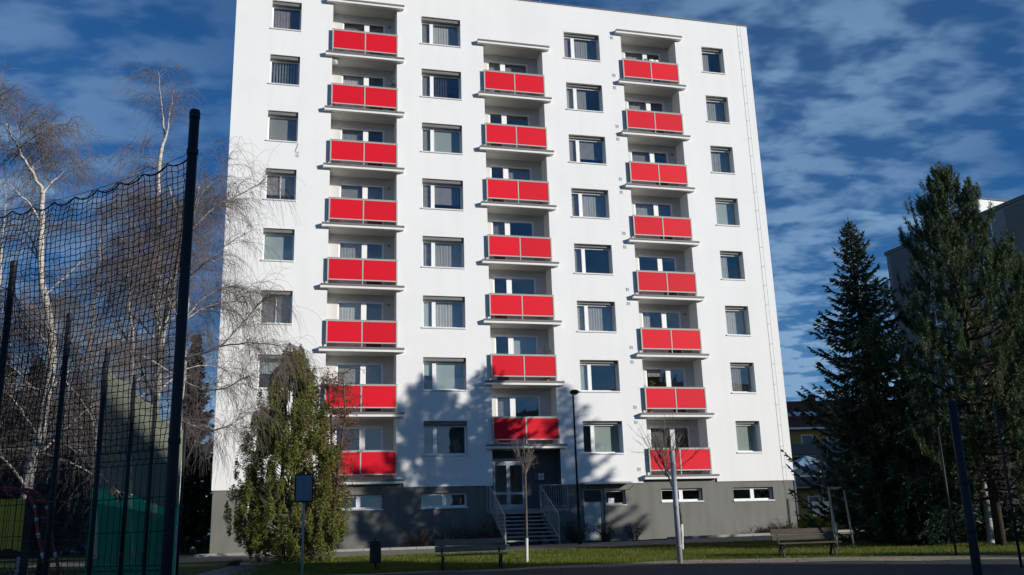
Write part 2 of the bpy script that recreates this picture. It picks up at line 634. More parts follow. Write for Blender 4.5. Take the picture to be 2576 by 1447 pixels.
gx = axis(-1500, 1500, -40, 60, 1.0, 60)
gy = axis(-600, 3000, -20, 100, 1.0, 60)
GX, GY = np.meshgrid(gx, gy, indexing='ij')
GZ = ground(GX, GY) - 0.012
idx = np.arange(GX.size).reshape(GX.shape)
Fg = np.stack([idx[:-1, :-1], idx[1:, :-1], idx[1:, 1:], idx[:-1, 1:]], -1).reshape(-1, 4)
kind(mesh_obj('ground', np.stack([GX, GY, GZ], -1).reshape(-1, 3), Fg, M_turf, smooth=True), 'structure')


def sheet(name, edge_lo, edge_hi, x0, x1, lift, m, step=0.5, ny=10):
    """strip between two curves y=edge_lo(x), y=edge_hi(x), laid on the terrain"""
    xs = np.arange(x0, x1 + step, step)
    v = np.linspace(0, 1, ny)
    lo = np.array([edge_lo(x) for x in xs])
    hi = np.array([edge_hi(x) for x in xs])
    Y = lo[:, None] + (hi - lo)[:, None] * v[None]
    X = np.repeat(xs[:, None], ny, 1)
    Z = ground(X, Y) + lift
    i = np.arange(X.size).reshape(X.shape)
    F = np.stack([i[:-1, :-1], i[1:, :-1], i[1:, 1:], i[:-1, 1:]], -1).reshape(-1, 4)
    return kind(mesh_obj(name, np.stack([X, Y, Z], -1).reshape(-1, 3), F, m, smooth=True), 'structure')


def y_at_off(x, off):
    return (FD - off - FN[0] * x) / FN[1]


def lawn_near(x):
    return float(np.interp(x, [-40, -8, -4, -1.2, 5, 10, 14.6, 40], [25.3, 25.4, 25.5, 26.0, 28.0, 27.4, 26.4, 24])) + 0.12 * math.sin(x * 1.7) + 0.05 * math.sin(x * 5.1)


def lawn_far(x):
    return y_at_off(x, 6.3) + 0.04 * math.sin(x * 3.1)


def grav_near(x):
    return lawn_near(x) - float(np.interp(x, [-10, -3, 0, 5, 15, 40], [0.3, 0.35, 0.7, 1.6, 2.0, 2.5])) + 0.1 * math.sin(x * 2.3)


sheet('road', lambda x: -12.0, grav_near, -9.0, 60, 0.000, M_asph, 0.5, 40)
sheet('gravel_verge', lambda x: grav_near(x) - 0.1, lambda x: lawn_near(x) + 0.1, -9.0, 60, 0.004, M_grav, 0.35, 5)
sheet('footpath', lambda x: lawn_far(x) - 0.05, lambda x: y_at_off(x, 3.55), -16, 34, 0.004, M_path, 0.5, 6)
sheet('footpath', lambda x: 24.0, lambda x: 34.5 + 0.35 * (x + 12), -9.0, -7.6, 0.008, M_path, 0.2, 24)
sheet('planting_bed', lambda x: y_at_off(x, 3.4), lambda x: y_at_off(x, 0.35), -12.6, -1.6, 0.006, M_soil, 0.5, 6)
sheet('planting_bed', lambda x: y_at_off(x, 2.2), lambda x: y_at_off(x, 0.35), 5.6, 16, 0.006, M_soil, 0.5, 6)
# pale kerb between bed and path
kb = MB()
for (xa, xb, off) in ((-13.0, -1.7, 3.47), (5.8, 16.0, 2.28)):
    for k in range(int((xb - xa) / 1.0)):
        x0 = xa + k
        a = fw(x0 + 0.01, off, 0)
        b = fw(x0 + 0.99, off, 0)
        a.z = float(ground(a.x, a.y)) + 0.03
        b.z = float(ground(b.x, b.y)) + 0.03
        kb.beam(a, b, 0.10, 0.12)
kind(kb.build('kerb', M_conc), 'structure')

# grass blades on the lawn in front of the house
def blades(n, x0, x1, lo, hi, hmin, hmax, name, label):
    x = RNG.uniform(x0, x1, n)
    u = RNG.uniform(0, 1, n)
    lo_ = np.array([lo(a) for a in x])
    hi_ = np.array([hi(a) for a in x])
    y = lo_ + (hi_ - lo_) * u
    keep = np.sin(x * 2.1 + y) + np.sin(y * 3.3 - x * 0.7) + RNG.normal(0, 0.9, n) > -1.2
    x, y = x[keep], y[keep]
    n = len(x)
    z = ground(x, y)
    h = RNG.uniform(hmin, hmax, n)
    a = RNG.uniform(0, 2 * math.pi, n)
    w = RNG.uniform(0.006, 0.014, n)
    b = np.stack([x, y, z - 0.01], -1)
    s = np.stack([np.cos(a) * w, np.sin(a) * w, 0 * a], -1)
    tip = b + np.stack([RNG.normal(0, 0.03, n), RNG.normal(0, 0.03, n), h], -1)
    V = np.stack([b - s, b + s, tip], 1).reshape(-1, 3)
    o = mesh_obj(name, V, np.arange(n * 3).reshape(-1, 3), M_blade)
    kind(o, 'stuff')
    o['label'] = label
    o['category'] = 'grass'


blades(150000, -8, 22, lambda x: lawn_near(x) - 0.03, lawn_far, 0.03, 0.09, 'grass', 'short green grass of the lawn strip with the benches')

# fallen leaves
n_ = 3200
lx_ = RNG.uniform(-9, 18, n_)
ly_ = RNG.uniform(23.5, 38.5, n_)
lc = np.stack([lx_, ly_, ground(lx_, ly_) + RNG.uniform(0.02, 0.05, n_)], -1)
lc = lc[FD - (FN[0] * lx_ + FN[1] * ly_) > 3.6]
ld = unit(np.stack([RNG.normal(0, 1, len(lc)), RNG.normal(0, 1, len(lc)), RNG.normal(0, 0.25, len(lc))], -1))
lv, lf_ = leaf_quads(lc, RNG.uniform(0.04, 0.09, len(lc)), RNG.uniform(0.025, 0.05, len(lc)), ld, unit(np.cross(ld, np.array([0, 0, 1.0]))))
lo_ = kind(mesh_obj('fallen_leaves', lv, lf_, M_rust), 'stuff')
lo_['label'] = 'brown fallen leaves scattered over lawn and path'
lo_['category'] = 'leaves'

# ------------------------------------------------------------------ the red and white panel house
BZ = 0.5            # local z = zc + BZ ; local y points into the house, -y towards the eye
house = thing('apartment_building', 'white eight-storey apartment block with three columns of red balconies', 'building', (0, FY0, CAMH - BZ), FT)
XL, XR, ZT, ZP = -12.72, 13.45, 25.85, 1.98
LOG = 0.9           # loggia depth
WIN_Y = 0.27
WCOLS = {'A': (-11.12, -9.79), 'B': (-4.13, -2.21), 'D': (3.10, 4.99), 'E': (10.67, 11.92)}
WT, WB, SH = 24.36, 22.90, 2.80
LC = {1: (-8.33, -5.31), 2: (-1.08, 1.92), 3: (6.17, 9.18)}
C13_SLABS = [24.72 - SH * k for k in range(9)]
C2_SLABS = [23.34 - SH * k for k in range(8)]


def wall_grid(mb, x0, x1, z0, z1, y, openings):
    xs = sorted({x0, x1} | {o[0] for o in openings} | {o[1] for o in openings})
    zs = sorted({z0, z1} | {o[2] for o in openings} | {o[3] for o in openings})
    xs = [x for x in xs if x0 <= x <= x1]
    zs = [z for z in zs if z0 <= z <= z1]
    for i in range(len(xs) - 1):
        for j in range(len(zs) - 1):
            cx, cz = (xs[i] + xs[i + 1]) / 2, (zs[j] + zs[j + 1]) / 2
            if any(o[0] < cx < o[1] and o[2] < cz < o[3] for o in openings):
                continue
            mb.quad((xs[i], y, zs[j] + BZ), (xs[i + 1], y, zs[j] + BZ), (xs[i + 1], y, zs[j + 1] + BZ), (xs[i], y, zs[j + 1] + BZ))


def reveal(mb, o, y0, y1, sides='lrtb'):
    xa, xb, za, zb = o[0], o[1], o[2] + BZ, o[3] + BZ
    if 'l' in sides:
        mb.quad((xa, y0, za), (xa, y1, za), (xa, y1, zb), (xa, y0, zb))
    if 'r' in sides:
        mb.quad((xb, y1, za), (xb, y0, za), (xb, y0, zb), (xb, y1, zb))
    if 't' in sides:
        mb.quad((xa, y0, zb), (xa, y1, zb), (xb, y1, zb), (xb, y0, zb))
    if 'b' in sides:
        mb.quad((xa, y1, za), (xa, y0, za), (xb, y0, za), (xb, y1, za))


win_open = []
for c, (a, b) in WCOLS.items():
    for k in range(8):
        win_open.append((a, b, WB - SH * k, WT - SH * k))
log_open = [(LC[1][0], LC[1][1], 2.12, 24.52), (LC[3][0], LC[3][1], 2.12, 24.52), (LC[2][0], LC[2][1], 3.54, 23.14)]
ent_open = (-1.12, 1.98, ZP, 3.54)
under = [(-8.64, -5.00, ZP, 2.12), (5.84, 9.48, ZP, 2.12)]
w = MB()
wall_grid(w, XL, XR, ZP, ZT, 0.0, win_open + log_open + [ent_open] + under)
for o in win_open:
    reveal(w, o, 0.0, 0.44)
for o in log_open:
    reveal(w, o, 0.0, LOG, 'lr')
# gables, back, lower edge of the insulation
D = 12.0
w.quad((XR, 0, ZP + BZ), (XR, D, ZP + BZ), (XR, D, ZT + BZ), (XR, 0, ZT + BZ))
w.quad((XL, D, ZP + BZ), (XL, 0, ZP + BZ), (XL, 0, ZT + BZ), (XL, D, ZT + BZ))
w.quad((XR, D, -1 + BZ), (XL, D, -1 + BZ), (XL, D, ZT + BZ), (XR, D, ZT + BZ))
for (a, b) in ((XL, -8.64), (-5.0, -1.12), (1.98, 5.84), (9.48, XR)):
    w.quad((a, 0, ZP + BZ), (a, 0.06, ZP + BZ), (b, 0.06, ZP + BZ), (b, 0, ZP + BZ))
w.build('wall', M_wall, house)

# plinth, set back under the insulation
PY = 0.06
bw = [(-11.3, -9.4, 1.12, 1.70), (-7.86, -5.87, 1.10, 1.70), (-4.23, -2.25, 1.10, 1.72), (6.70, 8.72, 1.13, 1.71), (10.28, 12.32, 1.10, 1.70)]
sd = (2.98, 3.95, -1.0, 1.78)
sw = (4.02, 4.97, 1.05, 1.70)
p = MB()
wall_grid(p, XL + 0.05, XR - 0.05, -1.0, ZP, PY, bw + [sd, sw, (-1.12, 1.98, 0.96, ZP)])
for o in bw + [sw]:
    reveal(p, o, PY, PY + 0.32)
reveal(p, sd, PY, PY + 0.3, 'lrt')
for (a, b, z0, z1) in under:
    p.quad((a, PY, z0 + BZ), (b, PY, z0 + BZ), (b, PY, z1 + BZ), (a, PY, z1 + BZ))
p.quad((XR - .05, PY, -1 + BZ), (XR - .05, D, -1 + BZ), (XR - .05, D, ZP + BZ), (XR - .05, PY, ZP + BZ))
p.quad((XL + .05, D, -1 + BZ), (XL + .05, PY, -1 + BZ), (XL + .05, PY, ZP + BZ), (XL + .05, D, ZP + BZ))
p.build('plinth', M_plinth, house)

# roof and parapet flashing
MB().quad((XL, 0, ZT - 0.25 + BZ), (XR, 0, ZT - 0.25 + BZ), (XR, D, ZT - 0.25 + BZ), (XL, D, ZT - 0.25 + BZ)).build('roof', M_bitumen, house)
fl = MB()
fl.box(XL - 0.03, XR + 0.03, -0.035, 0.30, ZT + BZ, ZT + 0.045 + BZ)
fl.box(XR - 0.3, XR + 0.03, 0.302, D, ZT + BZ, ZT + 0.045 + BZ)
fl.box(XL - 0.03, XL + 0.3, 0.302, D, ZT + BZ, ZT + 0.045 + BZ)
fl.build('parapet_flashing', M_flash, house)
mast = MB()
mast.tube([(2.0, 0.15, ZT + BZ), (2.0, 0.15, ZT + BZ + 1.0)], 0.012, 5)
mast.tube([(-6.0, 0.15, ZT + BZ), (-6.0, 0.15, ZT + BZ + 1.0)], 0.012, 5)
mast.build('lightning_rod', M_galv, house)

# rooms behind the windows
rm = MB()
rm.quad((XL + 0.1, 3.0, -0.9 + BZ), (XR - 0.1, 3.0, -0.9 + BZ), (XR - 0.1, 3.0, ZT - 0.3 + BZ), (XL + 0.1, 3.0, ZT - 0.3 + BZ))
for xw in (-8.5, -5.1, -1.3, 2.15, 5.95, 9.4):
    rm.quad((xw, 0.95, -0.9 + BZ), (xw, 3.0, -0.9 + BZ), (xw, 3.0, ZT - 0.3 + BZ), (xw, 0.95, ZT - 0.3 + BZ))
rm.build('room_wall', M_room, house)
rc = MB()
for k in range(10):
    z = 24.62 - SH * k + BZ
    rc.box(XL + 0.1, -1.3, 0.95, 3.0, z, z + 0.18)
    rc.box(2.15, XR - 0.1, 0.95, 3.0, z, z + 0.18)
    z2 = 23.24 - SH * k + BZ
    if z2 > 3.0:
        rc.box(-1.29, 2.14, 0.95, 3.0, z2, z2 + 0.18)
kind(rc.build('storey_ceiling', M_ceil, house), 'stuff')


def frame_mesh(mb, x0, x1, z0, z1, y0, y1, t, mull=()):
    """window frame ring with mullions; mull = list of (xa, xb)"""
    mb.box(x0, x1, y0, y1, z0 + BZ, z0 + t + BZ)
    mb.box(x0, x1, y0, y1, z1 - t + BZ, z1 + BZ)
    mb.box(x0, x0 + t, y0, y1, z0 + t + BZ, z1 - t + BZ)
    mb.box(x1 - t, x1, y0, y1, z0 + t + BZ, z1 - t + BZ)
    for (a, b) in mull:
        mb.box(a, b, y0 - 0.012, y1, z0 + t + BZ, z1 - t + BZ)


def curtain(x0, x1, z0, z1, y, mtl, parent, pleat=0.13, amp=0.010, name='curtain'):
    n = max(8, int((x1 - x0) / pleat * 6))
    xs = np.linspace(x0, x1, n)
    ph = RNG.uniform(0, 6)
    ys = y + amp * np.sin((xs - x0) / pleat * 2 * math.pi + ph) + 0.4 * amp * np.sin((xs - x0) / pleat * 3.7 + 2 * ph)
    V = [(xs[i], ys[i], z0 + BZ) for i in range(n)] + [(xs[i], ys[i] * 0.6 + y * 0.4, z1 + BZ) for i in range(n)]
    F = [(i, i + 1, n + i + 1, n + i) for i in range(n - 1)]
    return mesh_obj(name, V, F, mtl, parent, smooth=True)


def blind(x0, x1, z0, z1, y, mtl, parent):
    return MB().box(x0, x1, y, y + 0.006, z0 + BZ, z1 + BZ).box(x0, x1, y - 0.008, y + 0.014, z0 - 0.02 + BZ, z0 + BZ).build('roller_blind', mtl, parent)


def strips(x0, x1, z0, z1, y, mtl, parent):
    mb = MB()
    x = x0
    while x < x1 - 0.05:
        wd_ = 0.075
        mb.quad((x, y + 0.03, z0 + BZ), (x + wd_, y - 0.01, z0 + BZ), (x + wd_, y - 0.01, z1 + BZ), (x, y + 0.03, z1 + BZ))
        x += 0.125
    return mb.build('vertical_blind', mtl, parent)


# what hangs behind each pane: code per window (left pane, right pane) or single pane
DRESS = {
    'A': ['curd', 'strip', 'bd', 'dark1', 'bl', 'bd', 'half', 'dark'],
    'B': [('bd', 'cur'), ('bd', 'stripd'), ('bd', 'bl'), ('bd', 'dark1'), ('curd', 'cur'), ('bl', 'cur'), ('half', 'bl'), ('dark', 'dark')],
    'D': [('bd', 'cur'), ('cur', 'curl'), ('bd', 'dark1'), ('curd', 'cur'), ('curd', 'dark'), ('cur', 'cur'), ('bl', 'dark'), ('dark', 'bl')],
    'E': ['curl', 'cur', 'cur', 'bl', 'curl', 'cur', 'curd', 'bl'],
}


def dress(code, x0, x1, z0, z1, y, parent):
    if code == 'cur':
        curtain(x0, x1, z0, z1, y + 0.05, M_cur, parent)
    elif code == 'curd':
        curtain(x0, x1, z0, z1, y + 0.05, M_curd, parent)
    elif code == 'curl':
        curtain(x0, x0 + (x1 - x0) * 0.45, z0, z1, y + 0.05, M_cur, parent, 0.09)
    elif code == 'bl':
        blind(x0 + 0.01, x1 - 0.01, z0 + 0.05, z1, y, M_blind, parent)
    elif code == 'bd':
        blind(x0 + 0.01, x1 - 0.01, z0 + 0.03, z1, y, M_blindd, parent)
    elif code == 'half':
        blind(x0 + 0.01, x1 - 0.01, z0 + (z1 - z0) * 0.55, z1, y, M_blind, parent)
    elif code == 'dark1':
        blind(x0 + 0.01, x1 - 0.01, z0 + (z1 - z0) * 0.25, z1, y + 0.02, M_curd, parent)
    elif code == 'strip':
        strips(x0, x1, z0 + 0.02, z1, y + 0.03, M_cur, parent)
    elif code == 'stripd':
        strips(x0, x0 + (x1 - x0) * 0.6, z0 + 0.02, z1, y + 0.03, M_curd, parent)
    elif code == 'val':
        curtain(x0, x1, z1 - 0.35, z1, y + 0.03, M_cur, parent, 0.07, 0.012)


def pane(x0, x1, z0, z1, y, parent):
    return MB().box(x0, x1, y, y + 0.012, z0 + BZ, z1 + BZ).build('pane', M_gl, parent)


for c, (a, b) in WCOLS.items():
    for k in range(8):
        z0, z1 = WB - SH * k, WT - SH * k
        g = 0.004
        x0, x1 = a + g, b - g
        box_h = 0.17 if c in 'AB' else 0.12
        zt = z1 - box_h
        fm = MB()
        t = 0.065
        if c in 'AE':
            frame_mesh(fm, x0, x1, z0 + 0.03, zt, WIN_Y, WIN_Y + 0.075, t)
            wobj = fm.build('window', M_frame, house)
            panes = [(x0 + t, x1 - t, z0 + 0.03 + t, zt - t)]
            codes = [DRESS[c][k]]
            mb = None
            if c == 'A' and k in (3, 5):
                MB().box((x0 + x1) / 2 - 0.012, (x0 + x1) / 2 + 0.012, WIN_Y + 0.03, WIN_Y + 0.05, z0 + 0.03 + t + BZ, zt - t + BZ).build('glazing_bar', M_frame, wobj)
        else:
            ma = x0 + 0.44
            frame_mesh(fm, x0, x1, z0 + 0.03, zt, WIN_Y, WIN_Y + 0.075, t, [(ma, ma + 0.17)])
            wobj = fm.build('window', M_frame, house)
            panes = [(x0 + t, ma, z0 + 0.03 + t, zt - t), (ma + 0.17, x1 - t, z0 + 0.03 + t, zt - t)]
            codes = DRESS[c][k]
        for (q, code) in zip(panes, codes):
            pane(q[0], q[1], q[2], q[3], WIN_Y + 0.035, wobj)
            dress(code, q[0] - 0.03, q[1] + 0.03, q[2] - 0.03, q[3] + 0.03, WIN_Y + 0.10, wobj)
        if c in 'AB':
            MB().box(x0, x1, WIN_Y - 0.19, WIN_Y + 0.07, zt + 0.002 + BZ, z1 - 0.002 + BZ, 0.02).build('shutter_box', M_shut, wobj)
        else:
            MB().box(x0, x1, WIN_Y - 0.12, WIN_Y + 0.07, zt + 0.002 + BZ, z1 - 0.002 + BZ).build('head_shade_strip', M_shut, wobj)  # dark strip standing in for the shaded soffit over these windows
        s = MB()
        s.box(a - 0.05, b + 0.03, -0.045, -0.003, z0 - 0.045 + BZ, z0 + 0.004 + BZ)
        s.quad((a - 0.05, -0.045, z0 + 0.0045 + BZ), (b + 0.03, -0.045, z0 + 0.0045 + BZ), (b + 0.03, -0.003, z0 + 0.012 + BZ), (a - 0.05, -0.003, z0 + 0.012 + BZ))
        s.box(a + 0.006, b - 0.006, -0.002, WIN_Y - 0.003, z0 + 0.006 + BZ, z0 + 0.026 + BZ)
        s.build('sill', M_sill, wobj)

# basement windows
for i, o in enumerate(bw):
    fm = MB()
    y = PY + 0.16
    xm = (o[0] + o[1]) / 2
    frame_mesh(fm, o[0] + 0.004, o[1] - 0.004, o[2] + 0.02, o[3] - 0.004, y, y + 0.07, 0.075, [(xm - 0.09, xm + 0.09)])
    wo = fm.build('basement_window', M_frame, house)
    pane(o[0] + 0.08, xm - 0.09, o[2] + 0.095, o[3] - 0.08, y + 0.03, wo)
    pane(xm + 0.09, o[1] - 0.08, o[2] + 0.095, o[3] - 0.08, y + 0.03, wo)
    MB().box(o[0] - 0.03, o[1] + 0.03, PY - 0.05, PY - 0.003, o[2] - 0.035 + BZ, o[2] + 0.004 + BZ).box(o[0] + 0.005, o[1] - 0.005, PY - 0.002, y - 0.003, o[2] + 0.004 + BZ, o[2] + 0.018 + BZ).build('sill', M_sill, wo)

# loggias -----------------------------------------------------------------
back_open = {1: [], 2: [], 3: []}
for ci in (1, 3):
    xa, xb = LC[ci]
    for k in range(8):
        zb_ = C13_SLABS[k] - 0.20
        fl_ = C13_SLABS[k + 1]
        back_open[ci].append((xa + 0.50, xa + 2.56, fl_ + 0.05, zb_ - 0.30))
xa, xb = LC[2]
for k in range(7):
    back_open[2].append((xa + 0.40, xa + 2.50, C2_SLABS[k + 1] + 0.05, C2_SLABS[k] - 0.50))
for ci in (1, 2, 3):
    xa, xb = LC[ci]
    mb = MB()
    zlo = 2.12 if ci != 2 else 3.54
    zhi = 24.52 if ci != 2 else 23.14
    wall_grid(mb, xa - 0.01, xb + 0.01, zlo, zhi, LOG, back_open[ci])
    for o in back_open[ci]:
        reveal(mb, o, LOG, LOG + 0.2, 'lrt')
    mb.build('loggia_wall', M_soffit, house)

LOGCODE = {1: ['curd', 'cur', 'curd', 'bd', 'cur', 'cur', 'bd', 'dark'], 2: ['bd', 'dark', 'curd', 'dark', 'dark', 'bl', 'dark'], 3: ['cur', 'cur', 'bd', 'cur', 'dark', 'curl', 'val', 'curd']}
for ci in (1, 2, 3):
    for k, o in enumerate(back_open[ci]):
        y = LOG + 0.03
        z0, z1 = o[2] + 0.01, o[3] - 0.004
        x0, x1 = o[0] + 0.004, o[1] - 0.004
        t = 0.08
        fm = MB()
        fm.box(x0, x1, y, y + 0.08, z1 - t + BZ, z1 + BZ)
        fm.box(x0, x0 + t, y, y + 0.08, z0 + BZ, z1 - t + BZ)
        fm.box(x1 - t, x1, y, y + 0.08, z0 + BZ, z1 - t + BZ)
        sill = z0 + 0.85
        if ci == 2:
            m0, m1 = x0 + 0.66, x0 + 0.91
            wx0, wx1 = m1, x1 - t
            dx0, dx1 = x0 + t, m0
        else:
            m0, m1 = x0 + 1.05, x0 + 1.29
            wx0, wx1 = x0 + t, m0
            dx0, dx1 = m1, x1 - t
        fm.box(m0, m1, y - 0.015, y + 0.08, z0 + BZ, z1 - t + BZ)
        fm.box(wx0, wx1, y, y + 0.08, z0 + BZ, sill + BZ)
        fm.box(dx0, dx1, y, y + 0.08, z0 + BZ, z0 + 0.12 + BZ)
        wo = fm.build('balcony_door', M_frame, house)
        pane(wx0, wx1, sill, z1 - t, y + 0.03, wo)
        pane(dx0, dx1, z0 + 0.12, z1 - t, y + 0.03, wo)
        dress(LOGCODE[ci][k], wx0 - 0.02, wx1 + 0.02, sill, z1 - t + 0.02, y + 0.15, wo)
        if k % 3 == 0:
            dress('curd', dx0 - 0.02, dx1 + 0.02, z0 + 0.12, z1 - t + 0.02, y + 0.15, wo)
        # small casing above
        MB().box(x0 - 0.05, x1 - 0.0, LOG - 0.035, LOG - 0.003, z1 + 0.005 + BZ, z1 + 0.09 + BZ).build('lintel_trim', M_soffit, wo)


def balcony(ci, k, ztop, with_rail):
    xa, xb = LC[ci]
    xm = (xa + xb) / 2
    x0, x1 = xm - 1.825, xm + 1.825
    s = MB()
    s.box(xa + 0.003, xb - 0.003, -0.001, LOG - 0.002, ztop - 0.198 + BZ, ztop - 0.02 + BZ)
    sl = s.build('balcony_slab', M_soffit, house)
    MB().box(x0, x1, -0.205, -0.002, ztop - 0.20 + BZ, ztop - 0.095 + BZ, 0.006).build('slab_nose', M_slabw, sl)
    MB().box(x0 + 0.01, x1 + 0.01, -0.235, -0.004, ztop - 0.094 + BZ, ztop - 0.01 + BZ, 0.004).build('slab_flashing', M_flash, sl)
    if not with_rail:
        return sl
    # railing
    p0, p1 = xm - 1.535, xm + 1.535
    yb, yf = -0.085, -0.135
    zb, zt = ztop + 0.17, ztop + 1.175
    tt = 0.05
    fr = MB()
    fr.box(p0, p1, yf, yb, zt - tt + BZ, zt + BZ)
    fr.box(p0 + 0.0, p1, yf, yb, zb + BZ, zb + tt + BZ)
    for (a, b) in ((p0, p0 + 0.06), (xm - 0.028, xm + 0.028), (p1 - 0.06, p1)):
        fr.box(a, b, yf - 0.002, yb, zb + tt + BZ, zt - tt + BZ)
    for xx in (p0 + 0.03, xm, p1 - 0.03):
        fr.box(xx - 0.02, xx + 0.02, yb - 0.04, yb - 0.004, ztop + 0.001 + BZ, zb + BZ)
    fr.build('railing_frame', M_rail, sl)
    MB().box(p0 - 0.01, p1 + 0.01, yf - 0.015, yb + 0.02, zt + 0.001 + BZ, zt + 0.028 + BZ, 0.006).build('handrail', M_rail, sl)
    MB().box(p0 + 0.064, xm - 0.032, yf + 0.012, yb - 0.012, zb + tt + 0.004 + BZ, zt - tt - 0.004 + BZ).build('red_panel', M_red, sl)
    MB().box(xm + 0.032, p1 - 0.064, yf + 0.012, yb - 0.012, zb + tt + 0.004 + BZ, zt - tt - 0.004 + BZ).build('red_panel', M_red, sl)
    MB().box(p0 + 0.004, p0 + 0.02, yb + 0.002, -0.003, zb + BZ, zt - 0.004 + BZ).build('side_panel', M_side, sl)
    MB().box(p1 - 0.02, p1 - 0.004, yb + 0.002, -0.003, zb + BZ, zt - 0.004 + BZ).build('side_panel', M_side, sl)
    return sl


for ci in (1, 3):
    for k in range(9):
        balcony(ci, k, C13_SLABS[k], k > 0)
for k in range(8):
    balcony(2, k, C2_SLABS[k], k > 0)

# small loggia details: lamps, brackets, washing line
for (ci, k) in ((1, 0), (1, 3), (1, 4), (1, 5), (3, 2), (3, 5)):
    xa, xb = LC[ci]
    zb_ = C13_SLABS[k] - 0.2
    MB().lathe((xb - 0.25, LOG - 0.06, zb_ - 0.45 + BZ), [(0.02, -0.05), (0.05, -0.03), (0.05, 0.03), (0.02, 0.05)], 8).build('wall_lamp', M_shut, house)

# entrance recess -------------------------------------------------------------
e = MB()
EY = 0.92
zl, zh = 0.96, 3.54
ex0, ex1 = -1.12, 1.98
dop = (-0.93, 0.61, 0.99, 3.20)
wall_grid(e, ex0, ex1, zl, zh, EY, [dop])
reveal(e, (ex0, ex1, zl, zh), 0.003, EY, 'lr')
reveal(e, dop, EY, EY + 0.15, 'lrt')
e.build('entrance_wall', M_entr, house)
MB().box(0.98, 1.46, EY - 0.10, EY - 0.002, 2.20 + BZ, 2.56 + BZ, 0.008).build('mailbox_panel', M_gdk, house)
for i in range(2):
    for j in range(2):
        MB().box(1.17 + i * 0.14, 1.28 + i * 0.14, EY - 0.112, EY - 0.102, 2.24 + j * 0.155 + BZ, 2.37 + j * 0.155 + BZ).build('mailbox_label', M_sill, house)
dm = MB()
y0, y1 = EY + 0.02, EY + 0.09
M_alu = mat('pale_door_aluminium', (0.46, 0.47, 0.48), 0.45, 0.03, 5, 0, 30, 0.4)
dm.box(dop[0], dop[1], y0, y1, dop[3] - 0.20 + BZ, dop[3] - 0.003 + BZ)
dm.box(dop[0], dop[0] + 0.05, y0, y1, dop[2] + BZ, dop[3] - 0.2 + BZ)
dm.box(dop[1] - 0.09, dop[1], y0, y1, dop[2] + BZ, dop[3] - 0.2 + BZ)
door = dm.build('entrance_door_frame', M_alu, house)
xm = -0.20
for (a, b, nm) in ((dop[0] + 0.053, xm - 0.003, 0), (xm + 0.003, dop[1] - 0.093, 1)):
    lf = MB()
    zt_ = dop[3] - 0.203
    lf.box(a, b, y0 - 0.02, y1 - 0.02, dop[2] + 0.01 + BZ, dop[2] + 0.2 + BZ)
    lf.box(a, b, y0 - 0.02, y1 - 0.02, zt_ - 0.10 + BZ, zt_ + BZ)
    lf.box(a, b, y0 - 0.02, y1 - 0.02, 1.62 + BZ, 1.73 + BZ)
    for (u0, u1) in ((a, a + 0.075), (b - 0.075, b)):
        lf.box(u0, u1, y0 - 0.02, y1 - 0.02, dop[2] + 0.2 + BZ, 1.62 + BZ)
        lf.box(u0, u1, y0 - 0.02, y1 - 0.02, 1.73 + BZ, zt_ - 0.1 + BZ)
    lo = lf.build('door_leaf', M_alu, house)
    pane(a + 0.075, b - 0.075, dop[2] + 0.2, 1.62, y0 + 0.02, lo)
    pane(a + 0.075, b - 0.075, 1.73, zt_ - 0.1, y0 + 0.02, lo)
    hx = xm + (-0.06 if nm == 0 else 0.06)
    MB().tube([(hx, y0 - 0.05, 1.85 + BZ), (hx, y0 - 0.05, 2.15 + BZ)], 0.014, 6).build('handle', M_galv, lo)

# landing and steps
SX0, SX1, LO = -1.42, 0.80, 0.62
LZ = 0.96
MB().box(-1.45, 2.08, -LO, EY, LZ - 0.16 + BZ, LZ + BZ, 0.01).build('landing', M_step, house)
MB().box(SX1 + 0.02, 2.04, -LO + 0.04, 0.05, -1.0 + BZ, LZ - 0.162 + BZ).build('landing_wall', M_plinth, house)
MB().box(SX0 - 0.02, SX0 + 0.15, -LO + 0.04, 0.05, -1.0 + BZ, LZ - 0.163 + BZ).build('landing_wall', M_plinth, house)
NS = 9
gfoot = -0.47
rise = (LZ - gfoot) / NS
for i in range(NS - 1):
    top = LZ - rise * (i + 1)
    ya = -LO - 0.31 * i
    st = MB()
    st.box(SX0 + 0.08, SX1 - 0.02, ya - 0.31 - 0.03, ya - 0.002, top - 0.06 + BZ, top + BZ, 0.006)
    st.build('step', M_step, house)
for xs_ in (SX0 + 0.14, SX1 - 0.16):
    MB().beam((xs_, -LO + 0.02, LZ - 0.30 + BZ), (xs_, -LO - 0.31 * (NS - 1) + 0.1, gfoot - 0.12 + BZ), 0.10, 0.22).build('stringer', M_entr, house)
YE = -LO - 0.31 * (NS - 1) - 0.08
for xs_ in (SX0, SX1):
    rl = MB()
    rl.tube([(xs_, -LO - 0.02, LZ + 0.97 + BZ), (xs_, YE, gfoot + 1.12 + BZ)], 0.024, 8)
    rl.tube([(xs_, -LO - 0.02, LZ + 0.02 + BZ), (xs_, YE, gfoot + 0.16 + BZ)], 0.018, 6)
    ro = rl.build('stair_rail', M_galv, house)
    for (yy, za, zb) in ((-LO - 0.02, LZ, LZ + 0.98), (YE, gfoot - 0.1, gfoot + 1.12)):
        MB().tube([(xs_, yy, za + BZ), (xs_, yy, zb + BZ)], 0.026, 8).build('rail_post', M_galv, ro)
    nb = 17
    for j in range(1, nb):
        u = j / nb
        yy = -LO - 0.02 + (YE + LO + 0.02) * u
        za = (LZ + 0.02) * (1 - u) + (gfoot + 0.16) * u
        zb = (LZ + 0.97) * (1 - u) + (gfoot + 1.12) * u
        MB().tube([(xs_, yy, za + BZ), (xs_, yy, zb + BZ)], 0.009 if j != 8 else 0.022, 5, False).build('baluster', M_galv, ro)
gr = MB()
